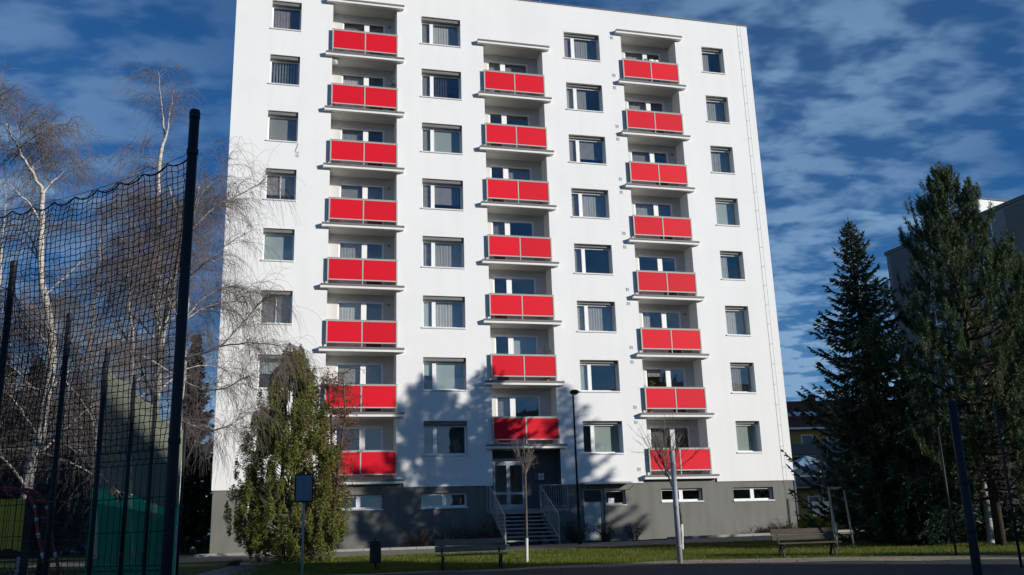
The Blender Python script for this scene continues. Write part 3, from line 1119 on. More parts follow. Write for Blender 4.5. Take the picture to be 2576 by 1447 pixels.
gr.tube([(SX1, -LO + 0.03, LZ + 0.97 + BZ), (2.05, -LO + 0.03, LZ + 0.97 + BZ), (2.05, 0.0, LZ + 0.97 + BZ)], 0.024, 8)
gro = gr.build('landing_rail', M_galv, house)
MB().tube([(SX1, -LO + 0.03, LZ + 0.08 + BZ), (2.05, -LO + 0.03, LZ + 0.08 + BZ)], 0.018, 6).build('lower_rail', M_galv, gro)
for j in range(12):
    xx = SX1 + 0.1 + (2.05 - SX1 - 0.1) * j / 11
    MB().tube([(xx, -LO + 0.03, LZ + 0.0 + BZ), (xx, -LO + 0.03, LZ + 0.97 + BZ)], 0.010 if j < 11 else 0.024, 5, False).build('baluster', M_galv, gro)
lr_ = MB()
lr_.tube([(SX0, -LO - 0.0, LZ + 0.97 + BZ), (SX0 - 0.0, 0.02, LZ + 0.97 + BZ)], 0.024, 8)
lro = lr_.build('landing_rail', M_galv, house)
MB().tube([(SX0, -0.1, LZ + BZ), (SX0, -0.1, LZ + 0.95 + BZ)], 0.024, 8).build('rail_post', M_galv, lro)

# basement door with canopy
yb = PY + 0.12
M_bdoor = mat('off_white_door', (0.52, 0.53, 0.52), 0.6, 0.08, 3)
bd = MB()
frame_mesh(bd, sd[0] + 0.01, sd[1] - 0.01, gfoot + 0.02, sd[3] - 0.01, yb, yb + 0.07, 0.06)
bd.box(sd[0] + 0.07, sd[1] - 0.07, yb + 0.01, yb + 0.05, gfoot + 0.08 + BZ, 1.20 + BZ)
bdo = bd.build('basement_door', M_bdoor, house)
pane(sd[0] + 0.07, sd[1] - 0.07, 1.20, sd[3] - 0.07, yb + 0.02, bdo)
MB().tube([(sd[1] - 0.13, yb - 0.05, 0.55 + BZ), (sd[1] - 0.13, yb - 0.05, 0.70 + BZ)], 0.012, 6).build('handle', M_galv, bdo)
fm = MB()
frame_mesh(fm, sw[0] + 0.004, sw[1] - 0.004, sw[2] + 0.02, sw[3] - 0.004, yb, yb + 0.07, 0.07)
wo = fm.build('basement_window', M_bdoor, house)
pane(sw[0] + 0.07, sw[1] - 0.07, sw[2] + 0.09, sw[3] - 0.07, yb + 0.03, wo)
MB().box(sw[0] + 0.16, sw[0] + 0.44, yb + 0.015, yb + 0.020, 1.14 + BZ, 1.35 + BZ).build('paper_notice', M_frame, wo)
MB().box(sw[0] - 0.03, sw[1] + 0.03, PY - 0.05, yb - 0.003, sw[2] - 0.03 + BZ, sw[2] + 0.004 + BZ).build('sill', M_sill, wo)
cn = MB()
cn.beam((4.05, PY - 0.45, 1.95 + BZ), (4.05, PY - 0.005, 2.06 + BZ), 2.36, 0.03)
can = cn.build('door_canopy', M_galv, house)
for xx in (2.95, 5.15):
    MB().tube([(xx, PY - 0.6, 1.88 + BZ), (xx, PY - 0.003, 1.70 + BZ)], 0.014, 5).build('bracket', M_galv, can)

# vents, lightning conductor, dangling cable
for k in range(9):
    for zz_ in (24.30 - SH * k, 22.19 - SH * k + SH * 0):
        if 2.4 < zz_ < 25:
            vb = MB()
            vb.box(5.61, 5.77, -0.022, -0.002, zz_ - 0.08 + BZ, zz_ + 0.08 + BZ, 0.004)
            vo = vb.build('vent_grille', M_sill, house)
            sm = MB()
            for q in range(4):
                zq = zz_ - 0.055 + q * 0.032
                sm.box(5.63, 5.75, -0.0245, -0.0225, zq + BZ, zq + 0.016 + BZ)
            sm.build('louvre', M_side, vo)
wi = MB()
wi.tube([(13.0, -0.10, ZT + 0.1 + BZ), (13.0, -0.10, 2.1 + BZ), (13.02, -0.03, 1.9 + BZ), (13.04, -0.02, 1.6 + BZ), (13.05, -0.02, -0.4 + BZ)], 0.007, 5)
wio = wi.build('lightning_conductor', M_galv, house)
for k in range(25):
    zq = 25.25 - k * 0.985
    if zq > 2.1:
        MB().tube([(13.0, -0.112, zq + BZ), (13.0, -0.001, zq + BZ)], 0.009, 5).build('conductor_holder', M_galv, wio)
MB().tube([(13.05, PY - 0.04, -0.5 + BZ), (13.05, PY - 0.04, 1.15 + BZ)], 0.02, 6).build('conductor_guard', M_side, wio)
cb = [(-9.75, -0.02, 17.22), (-9.80, -0.03, 17.05), (-9.86, -0.025, 16.85), (-9.80, -0.03, 16.78), (-9.72, -0.03, 16.84), (-9.74, -0.03, 16.72), (-9.84, -0.03, 16.68), (-9.78, -0.03, 16.62), (-9.70, -0.03, 16.67), (-9.72, -0.03, 16.58), (-9.82, -0.03, 16.60)]
MB().tube([(a, b, c + BZ) for a, b, c in cb], 0.008, 5).build('loose_cable', M_side, house)

# things on the balconies
def W(x, off, zc):
    return fw(x, off, zc)


cl = thing('hanging_laundry', 'white washing hung on the right balcony below the top one', 'laundry', W(8.0, -0.5, 21.93 - 0.0), FT)
ln = MB()
ln.tube([(-0.8, 0, 1.68), (0.75, 0, 1.66)], 0.006, 4)
ln.build('washing_line', M_side, cl)
for (xa, ww, hh, mm) in ((-0.10, 0.28, 0.34, M_frame), (0.20, 0.22, 0.30, M_frame), (-0.42, 0.26, 0.55, M_curd)):
    V = []
    for j in range(5):
        for i in range(6):
            u = i / 5
            V.append((xa + ww * u + 0.02 * math.sin(j * 1.7), 0.03 * math.sin(u * 9 + j), 1.66 - hh * j / 4 * (1 - 0.45 * abs(u - 0.5) * (1 if j else 0))))
    mesh_obj('cloth', V, [(j * 6 + i, j * 6 + i + 1, (j + 1) * 6 + i + 1, (j + 1) * 6 + i) for j in range(4) for i in range(5)], mm, cl, True)
bag = thing('white_bag', 'crumpled pale bag hung at the left corner of the second-highest left balcony', 'bag', W(-8.2, -0.16, 21.0 - 2.8 * 0 - 0.33 + 0.9 - 1.2), FT)
b_ = MB()
b_.lathe((0, 0, 1.05), [(0.02, 0.0), (0.10, 0.03), (0.14, 0.16), (0.11, 0.30), (0.05, 0.40), (0.03, 0.45)], 10)
bo = b_.build('sack', M_cur, bag, True)
for v in bo.data.vertices:
    v.co.x += 0.03 * math.sin(v.co.z * 31 + v.co.y * 20)
    v.co.y += 0.03 * math.sin(v.co.z * 23 + v.co.x * 20)
MB().tube([(0, 0, 1.49), (0, 0, 1.72)], 0.008, 4).build('strap', M_side, bag)

M_pot = mat('terracotta_pot', (0.30, 0.12, 0.07), 0.8, 0.1, 6)


def potted_plant(label, x, ztop, h, n, green=True):
    root = thing('potted_plant', label, 'plant', tuple(W(x, -0.12, ztop - 0.02)), FT, 'plants on the balconies')
    MB().lathe((0, 0, 0), [(0.08, 0.0), (0.12, 0.22), (0.13, 0.24), (0.11, 0.24)], 12).build('pot', M_pot, root)
    az = RNG.uniform(0, 6.28, n)
    st_ = np.zeros((n, 5, 3))
    for k in range(5):
        u = k / 4
        st_[:, k] = np.stack([np.cos(az) * 0.22 * u ** 1.4, np.sin(az) * 0.16 * u ** 1.4, 0.2 + u * h * RNG.uniform(0.75, 1.0, n)], -1)
    V, F = tubes_np(st_, np.full((n, 5), 0.006), 3)
    mesh_obj('stems', V, F, M_bark, root)
    m = n * 8
    i = RNG.integers(0, n, m)
    C = st_[i, RNG.integers(2, 5, m)] + RNG.normal(0, 0.04, (m, 3))
    d_ = unit(RNG.normal(0, 1, (m, 3)))
    V, F = leaf_quads(C, RNG.uniform(0.07, 0.13, m), RNG.uniform(0.03, 0.06, m), d_, unit(np.cross(d_, RNG.normal(0, 1, (m, 3)))))
    mesh_obj('leaves', V, F, M_thu if green else M_rust, root)


potted_plant('potted plant at the left corner of the second-lowest right balcony', 6.45, C13_SLABS[7], 1.35, 9)
potted_plant('dark potted plant at the right corner of the second-highest left balcony', -5.55, C13_SLABS[2], 1.5, 10, False)
potted_plant('potted plant on the middle balcony just above the tree shadow', 1.55, C2_SLABS[6], 1.4, 8)
chair_ = thing('clothes_airer', 'folded metal clothes airer on the fourth left balcony from the top', 'airer', tuple(W(-7.6, -0.45, C13_SLABS[4] - 0.02)), FT)
for yy in (-0.12, 0.12):
    MB().tube([(-0.35, yy, 0.0), (-0.25, yy * 0.4, 1.35), (0.45, yy * 0.4, 1.35), (0.55, yy, 0.0)], 0.01, 5).build('frame', M_galv, chair_)
for k in range(6):
    MB().tube([(-0.2 + k * 0.12, -0.045, 1.352), (-0.2 + k * 0.12, 0.045, 1.352)], 0.005, 4).build('bar', M_galv, chair_)

# ------------------------------------------------------------------ fence with ball net (foreground left)
FA = np.array([-2.08, 5.66])
FB = np.array([-4.55, 6.70])
fu = (FB - FA) / np.linalg.norm(FB - FA)
fence = thing('court_fence', 'tall dark ball-court fence of welded mesh panels with netting above', 'fence', (FA[0], FA[1], 0), 0)
LINE2 = [FB + (np.array([-5.0, 8.9]) - FB) * 1.0] + [np.array([-5.0, 8.9]) + np.array([-0.49, 2.23]) * k for k in range(1, 7)]


def fpt(A, B, s, z, out=0.0):
    """point in the fence plane, relative to fence origin"""
    u = (B - A) / np.linalg.norm(B - A)
    n = np.array([u[1], -u[0]])
    q = A + u * s + n * out - FA
    return (q[0], q[1], z)


def post(P, top, r, name='post'):
    g = float(ground(P[0], P[1]))
    mb = MB()
    q = P - FA
    mb.tube([(q[0], q[1], g - 0.3), (q[0], q[1], top)], r, 14)
    o = mb.build(name, M_metal, fence, True)
    for pl in o.data.polygons:
        pl.use_smooth = len(pl.vertices) == 4
    c = MB()
    c.lathe((q[0], q[1], top), [(r * 1.08, -0.05), (r * 1.1, -0.01), (r * 0.95, 0.008), (r * 0.4, 0.014)], 14)
    c.build('post_cap', M_metal, o)
    for zz_ in (2.49 + CAMH, 0.6 + CAMH, -0.2 + CAMH):
        if zz_ < top - 0.1:
            MB().lathe((q[0], q[1], zz_), [(r * 1.02, -0.02), (r * 1.16, -0.015), (r * 1.16, 0.015), (r * 1.02, 0.02)], 12).build('post_clamp', M_metal, o)
    return o


PTOP = 2.78 + CAMH
post(FA, PTOP, 0.033)
post(FB, PTOP, 0.033)
for q in LINE2:
    post(q, PTOP, 0.033)


def welded(A, B, name='mesh_panel', ztop=0.55 + CAMH):
    L = np.linalg.norm(B - A)
    parts = []
    g = max(float(ground(A[0], A[1])), float(ground(B[0], B[1]))) + 0.05
    k1 = 0.027
    zs = [ztop, ztop - 0.045, ztop - 0.08, ztop - 0.28, ztop - 0.48, ztop - 0.675, ztop - 0.705, ztop - 0.735, ztop - 0.93, ztop - 1.13, ztop - 1.33, ztop - 1.36, ztop - 1.39, ztop - 1.6, g]
    os_ = [0, k1, 0, 0, 0, 0, k1, 0, 0, 0, 0, k1, 0, 0, 0]
    zs = [z for z in zs if z >= g - 1e-6]
    os_ = os_[:len(zs)]
    ss = np.arange(0.04, L - 0.03, 0.05)
    P = np.array([[fpt(A, B, s, z, o) for z, o in zip(zs, os_)] for s in ss])
    P[:, 0, 2] += 0.025
    parts.append(tubes_np(P, np.full(P.shape[:2], 0.0026), 4))
    P = np.array([[fpt(A, B, s, z, o + 0.004) for s in (0.02, L / 2, L - 0.02)] for z, o in zip(zs, os_)])
    parts.append(tubes_np(P, np.full(P.shape[:2], 0.0030), 4))
    V, F = join_np(parts)
    return kind(mesh_obj(name, V, F, M_metal, fence), 'stuff')


def ball_net(A, B, ztop_f, zbot, m, mesh=0.045, r=0.0030, name='ball_net', wob=0.006):
    L = np.linalg.norm(B - A)
    ns = int(L / mesh)
    nz = int(1.94 / mesh)
    S_, T_ = np.meshgrid(np.linspace(0.035, L - 0.035, ns + 1), np.linspace(0, 1, nz + 1), indexing='ij')
    ZT_ = np.array([ztop_f(s) for s in S_[:, 0]])
    ZS_ = np.array([ztop_f(s, True) for s in S_[:, 0]])
    Z = zbot + (ZS_[:, None] - zbot) * T_ + (ZT_ - ZS_)[:, None] * T_ ** 14
    pull = 0.02 * np.sin(T_ * 9 + S_ * 3) + RNG.normal(0, wob * 0.45, S_.shape)
    sg = S_ + RNG.normal(0, wob * 0.5, S_.shape) + 0.012 * np.sin(T_ * 6 + S_ * 2)
    sg[0] = 0.035
    Zn = Z + RNG.normal(0, wob * 0.5, S_.shape)
    u = (B - A) / L
    n = np.array([u[1], -u[0]])
    P = np.stack([A[0] - FA[0] + u[0] * sg + n[0] * pull, A[1] - FA[1] + u[1] * sg + n[1] * pull, Zn], -1)
    V, F = join_np([tubes_np(P, np.full(P.shape[:2], r), 3), tubes_np(P.transpose(1, 0, 2), np.full(P.shape[:2], r).T, 3)])
    return kind(mesh_obj(name, V, F, m, fence), 'stuff')


def top_wire(s, L, sag=0.13):
    u = s / L
    return 2.49 + CAMH - sag * 4 * u * (1 - u)


LA = np.linalg.norm(FB - FA)


def net_edge(s, flat=False):
    if flat:
        return top_wire(s, LA) - 0.035
    # tied to the wire every 0.2 m, drooping between
    ph = (s % 0.205) / 0.205
    return top_wire(s, LA) - 0.006 - 0.055 * (4 * ph * (1 - ph)) ** 0.8 * 0.8


welded(FA, FB)
ball_net(FA, FB, net_edge, 0.56 + CAMH, M_net)
wr = MB()
wr.tube([fpt(FA, FB, s, top_wire(s, LA), 0.0) for s in np.linspace(0, LA, 30)], 0.0022, 4)
wr.build('net_wire', M_net, fence)
er = MB()
er.tube([fpt(FA, FB, s, net_edge(s), 0.0) for s in np.linspace(0.03, LA - 0.03, 150)], 0.0048, 5)
er.build('net_edge_rope', M_net, fence)
prev = FB
for i, q in enumerate(LINE2[:6]):
    welded(prev, q)
    L2 = np.linalg.norm(q - prev)
    if i < 3:
        ball_net(prev, q, lambda s, flat=False, L2=L2: top_wire(s, L2, 0.12), 0.56 + CAMH, M_net, 0.045 if i < 2 else 0.06, 0.0028)
    wr = MB()
    wr.tube([fpt(prev, q, s, top_wire(s, L2, 0.10), 0.0) for s in np.linspace(0, L2, 10)], 0.004, 4)
    wr.build('net_wire', M_net, fence)
    prev = q
# pale dense net and green shade cloth further down the line
q0, q1 = LINE2[2], LINE2[6]
Lq = np.linalg.norm(q1 - q0)
P = []
for z in np.arange(0.80 + CAMH, 2.60 + CAMH, 0.045):
    P.append([fpt(q0, q1, s, z + 0.05 * math.sin(s * 0.7) - 0.10 * (z - CAMH - 0.8) / 1.8 * math.sin(s * 1.36) ** 2, -0.05) for s in np.linspace(0.05, Lq, 24)])
parts = [tubes_np(np.array(P), np.full((len(P), 24), 0.0065), 3)]
P = []
for s in np.arange(0.05, Lq, 0.06):
    P.append([fpt(q0, q1, s, z + 0.05 * math.sin(s * 0.7) - 0.10 * (z - CAMH - 0.8) / 1.8 * math.sin(s * 1.36) ** 2, -0.05) for z in np.linspace(0.8 + CAMH, 2.6 + CAMH, 6)])
parts.append(tubes_np(np.array(P), np.full((len(P), 6), 0.006), 3))
V, F = join_np(parts)
kind(mesh_obj('pale_net', V, F, M_pale, fence), 'stuff')
ns, nz = 60, 14
V = []
for i in range(ns + 1):
    s = Lq * i / ns
    zt_ = 0.83 + CAMH + 0.05 * math.sin(s * 2.2) + 0.04 * math.sin(s * 5.3) - (0.10 if 1.2 < s < 2.2 else 0)
    g = float(ground(*(q0 + (q1 - q0) * i / ns))) + 0.05
    for j in range(nz + 1):
        V.append(fpt(q0, q1, s, g + (zt_ - g) * j / nz, -0.06 + 0.018 * math.sin(s * 6 + j * 0.7) * (0.4 + 0.6 * math.sin(j * 0.9))))
F = [(i * (nz + 1) + j, (i + 1) * (nz + 1) + j, (i + 1) * (nz + 1) + j + 1, i * (nz + 1) + j + 1) for i in range(ns) for j in range(nz)]
mesh_obj('green_screen', V, F, M_green, fence, True)

# ------------------------------------------------------------------ trees
def droop_lines(P0, D0, L, K, droop, rnd, up=0.0):
    """integrate N drooping twigs -> (N,K,3)"""
    N = len(P0)
    P = np.empty((N, K, 3))
    P[:, 0] = P0
    d = unit(D0)
    st = (L / (K - 1))[:, None]
    for k in range(1, K):
        u = k / (K - 1)
        d = unit(d + np.array([0, 0, -1]) * droop * u + np.array([0, 0, 1]) * up * (1 - u) + RNG.normal(0, rnd, (N, 3)))
        P[:, k] = P[:, k - 1] + d * st
    return P


def sample_line(pts, t):
    """points and tangents at fractions t of a polyline"""
    pts = np.asarray(pts, float)
    seg = np.linalg.norm(np.diff(pts, axis=0), axis=1)
    cum = np.concatenate([[0], np.cumsum(seg)])
    s = np.asarray(t) * cum[-1]
    i = np.clip(np.searchsorted(cum, s, 'right') - 1, 0, len(seg) - 1)
    w_ = ((s - cum[i]) / seg[i])[:, None]
    return pts[i] * (1 - w_) + pts[i + 1] * w_, unit(pts[i + 1] - pts[i])


def smooth_line(pts, n=14, jit=0.0):
    pts = np.asarray(pts, float)
    t = np.linspace(0, 1, len(pts))
    tt = np.linspace(0, 1, n)
    out_ = np.empty((n, 3))
    for c in range(3):
        # Catmull-Rom through the points
        p_ = np.concatenate([[2 * pts[0, c] - pts[1, c]], pts[:, c], [2 * pts[-1, c] - pts[-2, c]]])
        x = tt * (len(pts) - 1)
        i = np.clip(x.astype(int), 0, len(pts) - 2)
        f = x - i
        a, b, cc, dd = p_[i], p_[i + 1], p_[i + 2], p_[i + 3]
        out_[:, c] = 0.5 * (2 * b + (cc - a) * f + (2 * a - 5 * b + 4 * cc - dd) * f ** 2 + (3 * b - a - 3 * cc + dd) * f ** 3)
    if jit:
        out_[1:-1] += RNG.normal(0, jit, (n - 2, 3))
    return out_


def birch(label, stems, limbs, nlimb, twig_n, spread=1.0, group='weeping birches behind the ball-court fence', sub_n=14, hang=1.0):
    """stems/limbs: lists of (points, r0, r1) in world space"""
    base = np.asarray(stems[0][0][0], float)
    root = thing('birch_tree', label, 'tree', tuple(base), 0, group)
    tp, br = [], []
    lim = []
    for (pts, r0, r1) in stems:
        ln_ = smooth_line(pts, 18, 0.02)
        tp.append(tubes_np(ln_[None], np.linspace(r0, r1, 18)[None], 9))
        H = ln_[-1, 2] - ln_[0, 2]
        for _ in range(nlimb):
            t = RNG.uniform(0.22, 0.97)
            p0, d0 = sample_line(ln_, np.array([t]))
            az = RNG.uniform(0, 2 * math.pi)
            el = rad(RNG.uniform(25, 60))
            L = (0.9 + 0.30 * H * (1 - t) + RNG.uniform(0, 0.9)) * spread
            d = np.array([math.cos(az) * math.cos(el), math.sin(az) * math.cos(el), math.sin(el)])
            l = droop_lines(p0, d[None], np.array([L]), 9, 0.22, 0.07)[0]
            lim.append((l, max(0.012, (r0 + (r1 - r0) * t) * 0.35), 0.005))
    for (pts, r0, r1) in limbs:
        lim.append((smooth_line(pts, 10, 0.015), r0, r1))
    for (l, r0, r1) in lim:
        big = r0 > 0.022
        (tp if big else br).append(tubes_np(l[None], np.linspace(r0, r1, len(l))[None], 6 if big else 4))
    # secondary branches
    P0, D0, LL = [], [], []
    for (l, r0, r1) in lim:
        Ltot = np.linalg.norm(np.diff(l, axis=0), axis=1).sum()
        n = int(sub_n * (0.5 + Ltot / 3))
        t = RNG.uniform(0.15, 1.0, n)
        p, d = sample_line(l, t)
        az = RNG.uniform(0, 2 * math.pi, n)
        side = np.stack([np.cos(az), np.sin(az), RNG.uniform(-0.1, 0.8, n)], -1)
        P0.append(p)
        D0.append(unit(d * 0.9 + side * 0.9))
        LL.append(RNG.uniform(0.5, 1.3, n) * (0.6 + 0.25 * Ltot) * spread)
    P0, D0, LL = np.concatenate(P0), np.concatenate(D0), np.minimum(np.concatenate(LL), 1.9)
    sub = droop_lines(P0, D0, LL, 8, 0.35, 0.10, 0.05)
    rr = np.linspace(0.0075, 0.003, 8)[None] * np.ones((len(sub), 1))
    br.append(tubes_np(sub, rr, 3))
    # hanging twigs
    m = twig_n
    t = RNG.uniform(0.15, 1.0, (len(sub), m))
    k = np.clip((t * 7).astype(int), 0, 6)
    f = (t * 7 - k)[..., None]
    ii = np.arange(len(sub))[:, None]
    p = sub[ii, k] * (1 - f) + sub[ii, k + 1] * f
    d = unit(sub[ii, k + 1] - sub[ii, k])
    p, d = p.reshape(-1, 3), d.reshape(-1, 3)
    n = len(p)
    d = unit(d * 0.8 + RNG.normal(0, 0.55, (n, 3)))
    tw = droop_lines(p, d, RNG.uniform(0.25, 1.25, n) * spread * hang, 6, 0.75, 0.10)
    rt = np.linspace(0.0040, 0.0022, 6)[None] * np.ones((n, 1))
    br.append(tubes_np(tw, rt, 3))
    V, F = join_np(tp)
    mesh_obj('trunk', V - base, F, M_birch, root, True)
    V, F = join_np(br)
    mesh_obj('crown', V - base, F, M_twig, root)
    return root


def gp(px, Y):
    """ground point under a photo column at distance Y"""
    z = 1.0
    p = at(px, 1350, Y)
    for _ in range(4):
        g = float(ground(p.x, p.y))
        # move along the column: solve px for this height
        c = RC.T @ np.array([p.x, p.y, g - CAMH])
        ppx = IW / 2 + FPX * c[0] / c[1]
        p.x += (px - ppx) / FPX * Y
    p.z = float(ground(p.x, p.y)) - 0.05
    return p


YB = 24.5
b1 = [gp(52, YB), at(75, 1181, YB), at(100, 1106, YB), at(131, 905, YB), at(120, 780, YB + .2), at(104, 700, YB + .3), at(101, 568, YB + .3), at(108, 488, YB + .2)]
b1a = [at(108, 488, YB + .2), at(93, 454, YB), at(53, 386, YB - .3), at(15, 310, YB - .5)]
b1b = [at(108, 488, YB + .2), at(128, 462, YB + .4), at(163, 431, YB + .8)]
b1c = [at(93, 454, YB), at(75, 400, YB + .5), at(70, 350, YB + .9)]
b1d = [at(101, 560, YB + .3), at(76, 515, YB), at(40, 480, YB - .4), at(8, 454, YB - .8)]
birch('white-trunked birch at the left edge forking into two pale limbs', [(b1, 0.15, 0.065), (b1a, 0.06, 0.018)],
      [(b1b, 0.04, 0.008), (b1c, 0.035, 0.008), (b1d, 0.035, 0.008),
       ([at(100, 1106, YB), at(60, 1040, YB - .5), at(10, 975, YB - 1)], 0.03, 0.008),
       ([at(128, 930, YB), at(200, 1000, YB - .6), at(245, 1090, YB - .9)], 0.03, 0.008),
       ([at(115, 740, YB + .2), at(170, 690, YB + .4), at(230, 640, YB + .7)], 0.03, 0.008),
       ([at(131, 880, YB), at(60, 800, YB), at(10, 770, YB)], 0.03, 0.008),
       ([at(100, 1106, YB), at(160, 1120, YB - .4), at(225, 1170, YB - .8), at(300, 1240, YB - 1)], 0.035, 0.01)], 13, 11)
YB = 28.0
b2 = [gp(386, YB), at(386, 1106, YB), at(394, 981, YB), at(398, 850, YB), at(397, 700, YB), at(399, 520, YB), at(401, 397, YB), at(416, 347, YB)]
b2a = [at(416, 347, YB), at(425, 300, YB), at(437, 226, YB)]
b2b = [at(416, 347, YB), at(410, 300, YB + .3), at(406, 245, YB + .5), at(397, 178, YB + .7)]
b2c = [at(390, 960, YB), at(415, 820, YB - .5), at(433, 730, YB - .6), at(452, 606, YB - .8), at(443, 530, YB - .9), at(425, 470, YB - 1.2)]
b2d = [at(386, 1000, YB), at(360, 940, YB + .4), at(301, 820, YB + .8), at(286, 780, YB + 1)]
b2e = [at(397, 720, YB), at(370, 650, YB + .6), at(330, 570, YB + 1), at(281, 492, YB + 1.4)]
birch('tall slender birch seen through the net just left of the fence post', [(b2, 0.14, 0.05), (b2c, 0.10, 0.03)],
      [(b2a, 0.04, 0.006), (b2b, 0.04, 0.006), (b2d, 0.055, 0.012), (b2e, 0.05, 0.01),
       ([at(398, 860, YB), at(300, 760, YB - .6), at(230, 700, YB - 1)], 0.04, 0.01),
       ([at(386, 1106, YB), at(300, 1060, YB - 1), at(200, 980, YB - 1.4)], 0.04, 0.01)], 15, 11)
YB = 27.0
b3 = [gp(433, YB), at(446, 1150, YB), at(458, 900, YB), at(469, 700, YB), at(480, 560, YB), at(500, 470, YB)]
birch('birch behind the fence post with twigs hanging across the white wall', [(b3, 0.13, 0.03)],
      [([at(462, 905, YB), at(500, 890, YB - .2), at(552, 873, YB - .4), at(610, 810, YB - .6), at(652, 762, YB - .8)], 0.05, 0.008),
       ([at(552, 873, YB - .4), at(620, 862, YB - .7), at(690, 868, YB - .9), at(735, 880, YB - 1)], 0.022, 0.006),
       ([at(485, 545, YB), at(509, 481, YB - .2), at(545, 445, YB - .4), at(578, 412, YB - .7)], 0.04, 0.008),
       ([at(480, 580, YB), at(530, 530, YB), at(578, 503, YB), at(630, 475, YB), at(669, 458, YB)], 0.035, 0.006),
       ([at(470, 700, YB), at(520, 660, YB - .5), at(580, 610, YB - .8), at(625, 585, YB - 1)], 0.03, 0.006),
       ([at(466, 800, YB), at(520, 745, YB + .2), at(585, 720, YB + .3), at(640, 740, YB + .3)], 0.03, 0.006),
       ([at(462, 960, YB), at(530, 985, YB - .4), at(590, 965, YB - .7), at(650, 935, YB - .9)], 0.03, 0.006),
       ([at(460, 1060, YB), at(520, 1085, YB - .4), at(580, 1070, YB - .7), at(630, 1035, YB - .9)], 0.028, 0.006)], 6, 15, 0.9, sub_n=14, hang=1.45)
YB = 38.0
b4 = [gp(235, YB), at(238, 1100, YB), at(225, 900, YB), at(245, 700, YB), at(255, 540, YB)]
birch('background birch between the two larger birches', [(b4, 0.14, 0.02)], [], 22, 10, 1.15)
YB = 42.0
b5 = [gp(-40, YB), at(-30, 1000, YB), at(0, 700, YB), at(15, 480, YB)]
birch('distant birch at the far left edge of the view', [(b5, 0.15, 0.02)], [], 22, 10, 1.2)
YB = 36.0
b6 = [gp(330, YB), at(325, 1100, YB), at(335, 900, YB), at(322, 700, YB), at(330, 590, YB)]
birch('thin background birch behind the green screen', [(b6, 0.11, 0.02)], [], 20, 10, 1.1)


def spruce(label, base, H, Rb, mtl=None, dens=1.0, lo=0.06, group=None, name='spruce_tree', fat=1.0):
    mtl = mtl or M_spr
    base = np.array(base, float)
    root = thing(name, label, 'tree', tuple(base), 0, group)
    t = MB()
    t.tube([(0, 0, -0.2), (0.02, 0, H * 0.3), (0, 0.02, H * 0.7), (0, 0, H)], [0.02 * H, 0.016 * H, 0.008 * H, 0.01], 9)
    t.build('trunk', M_darkbark, root, True)
    C, Dv, Lv, Wv, Nv = [], [], [], [], []
    bl, brr = [], []
    z = H * lo
    while z < H * 0.985:
        fr = 1 - z / H
        R = Rb * fr ** 0.85 * (0.75 + 0.25 * min(1, z / (0.18 * H)))
        n = int(RNG.integers(5, 8))
        a0 = RNG.uniform(0, 6.28)
        for i in range(n):
            a = a0 + 6.283 * i / n + RNG.normal(0, 0.25)
            L = max(0.12, R * RNG.uniform(0.5, 1.25))
            K = 9
            u = np.linspace(0, 1, K)
            sag = RNG.uniform(0.10, 0.34) * L * (0.4 + 0.6 * min(1, fr * 2))
            h = -sag * np.sin(u * 2.2) + 0.30 * L * u ** 2.6 + (0.35 * L * u if fr < 0.18 else 0)
            r = u * L
            pts = np.stack([np.cos(a) * r, np.sin(a) * r, z + h], -1) + RNG.normal(0, 0.012, (K, 3))
            bl.append(pts)
            brr.append(np.linspace(0.012 + 0.008 * L, 0.004, K))
            m = int(max(6, L / 0.040 * dens))
            tt = RNG.uniform(0.08, 1.0, m) ** 0.8
            p, d = sample_line(pts, np.clip(tt, 0, 0.999))
            sd_ = np.where(RNG.random(m) < 0.5, -1, 1)
            sidev = np.stack([-np.sin(a) * sd_, np.cos(a) * sd_, 0 * sd_], -1)
            dd = unit(d * 0.75 + sidev * RNG.uniform(0.2, 0.9, m)[:, None] + np.array([0, 0, 1]) * RNG.uniform(-0.85, 0.12, m)[:, None])
            ll = RNG.uniform(0.16, 0.40, m) * (0.55 + 0.45 * min(1, L / 1.2)) * (1.15 - 0.5 * tt) * (0.6 + 0.4 * fat)
            for q in range(2):
                C.append(p + dd * ll[:, None] * 0.5)
                Dv.append(dd)
                Lv.append(ll)
                Wv.append(RNG.uniform(0.04, 0.075, m) * fat)
                sn = np.cross(dd, RNG.normal(0, 1, (m, 3)))
                Nv.append(unit(sn))
            # tip leader
            C.append(pts[-1:] + d[-1:] * 0.06)
            Dv.append(unit(pts[-1:] - pts[-2:-1]))
            Lv.append(np.array([0.22]))
            Wv.append(np.array([0.05]))
            Nv.append(unit(np.cross(Dv[-1], np.array([[0.3, 0.2, 1]]))))
        z += RNG.uniform(0.14, 0.22) * (0.7 + 0.05 * H) / max(0.6, dens)
    # leader needles
    m = 30
    zt_ = RNG.uniform(0.93 * H, H + 0.12, m)
    C.append(np.stack([0 * zt_, 0 * zt_, zt_], -1))
    Dv.append(unit(np.stack([RNG.normal(0, 0.5, m), RNG.normal(0, 0.5, m), np.full(m, 0.8)], -1)))
    Lv.append(np.full(m, 0.16))
    Wv.append(np.full(m, 0.03))
    Nv.append(unit(np.cross(Dv[-1], RNG.normal(0, 1, (m, 3)))))
    V, F = leaf_quads(np.concatenate(C), np.concatenate(Lv), np.concatenate(Wv), np.concatenate(Dv), np.concatenate(Nv))
    mesh_obj('crown', V, F, mtl, root)
    V, F = tubes_np(np.array(bl), np.array(brr), 4)
    kind(mesh_obj('branches', V, F, M_darkbark, root), 'stuff')
    return root


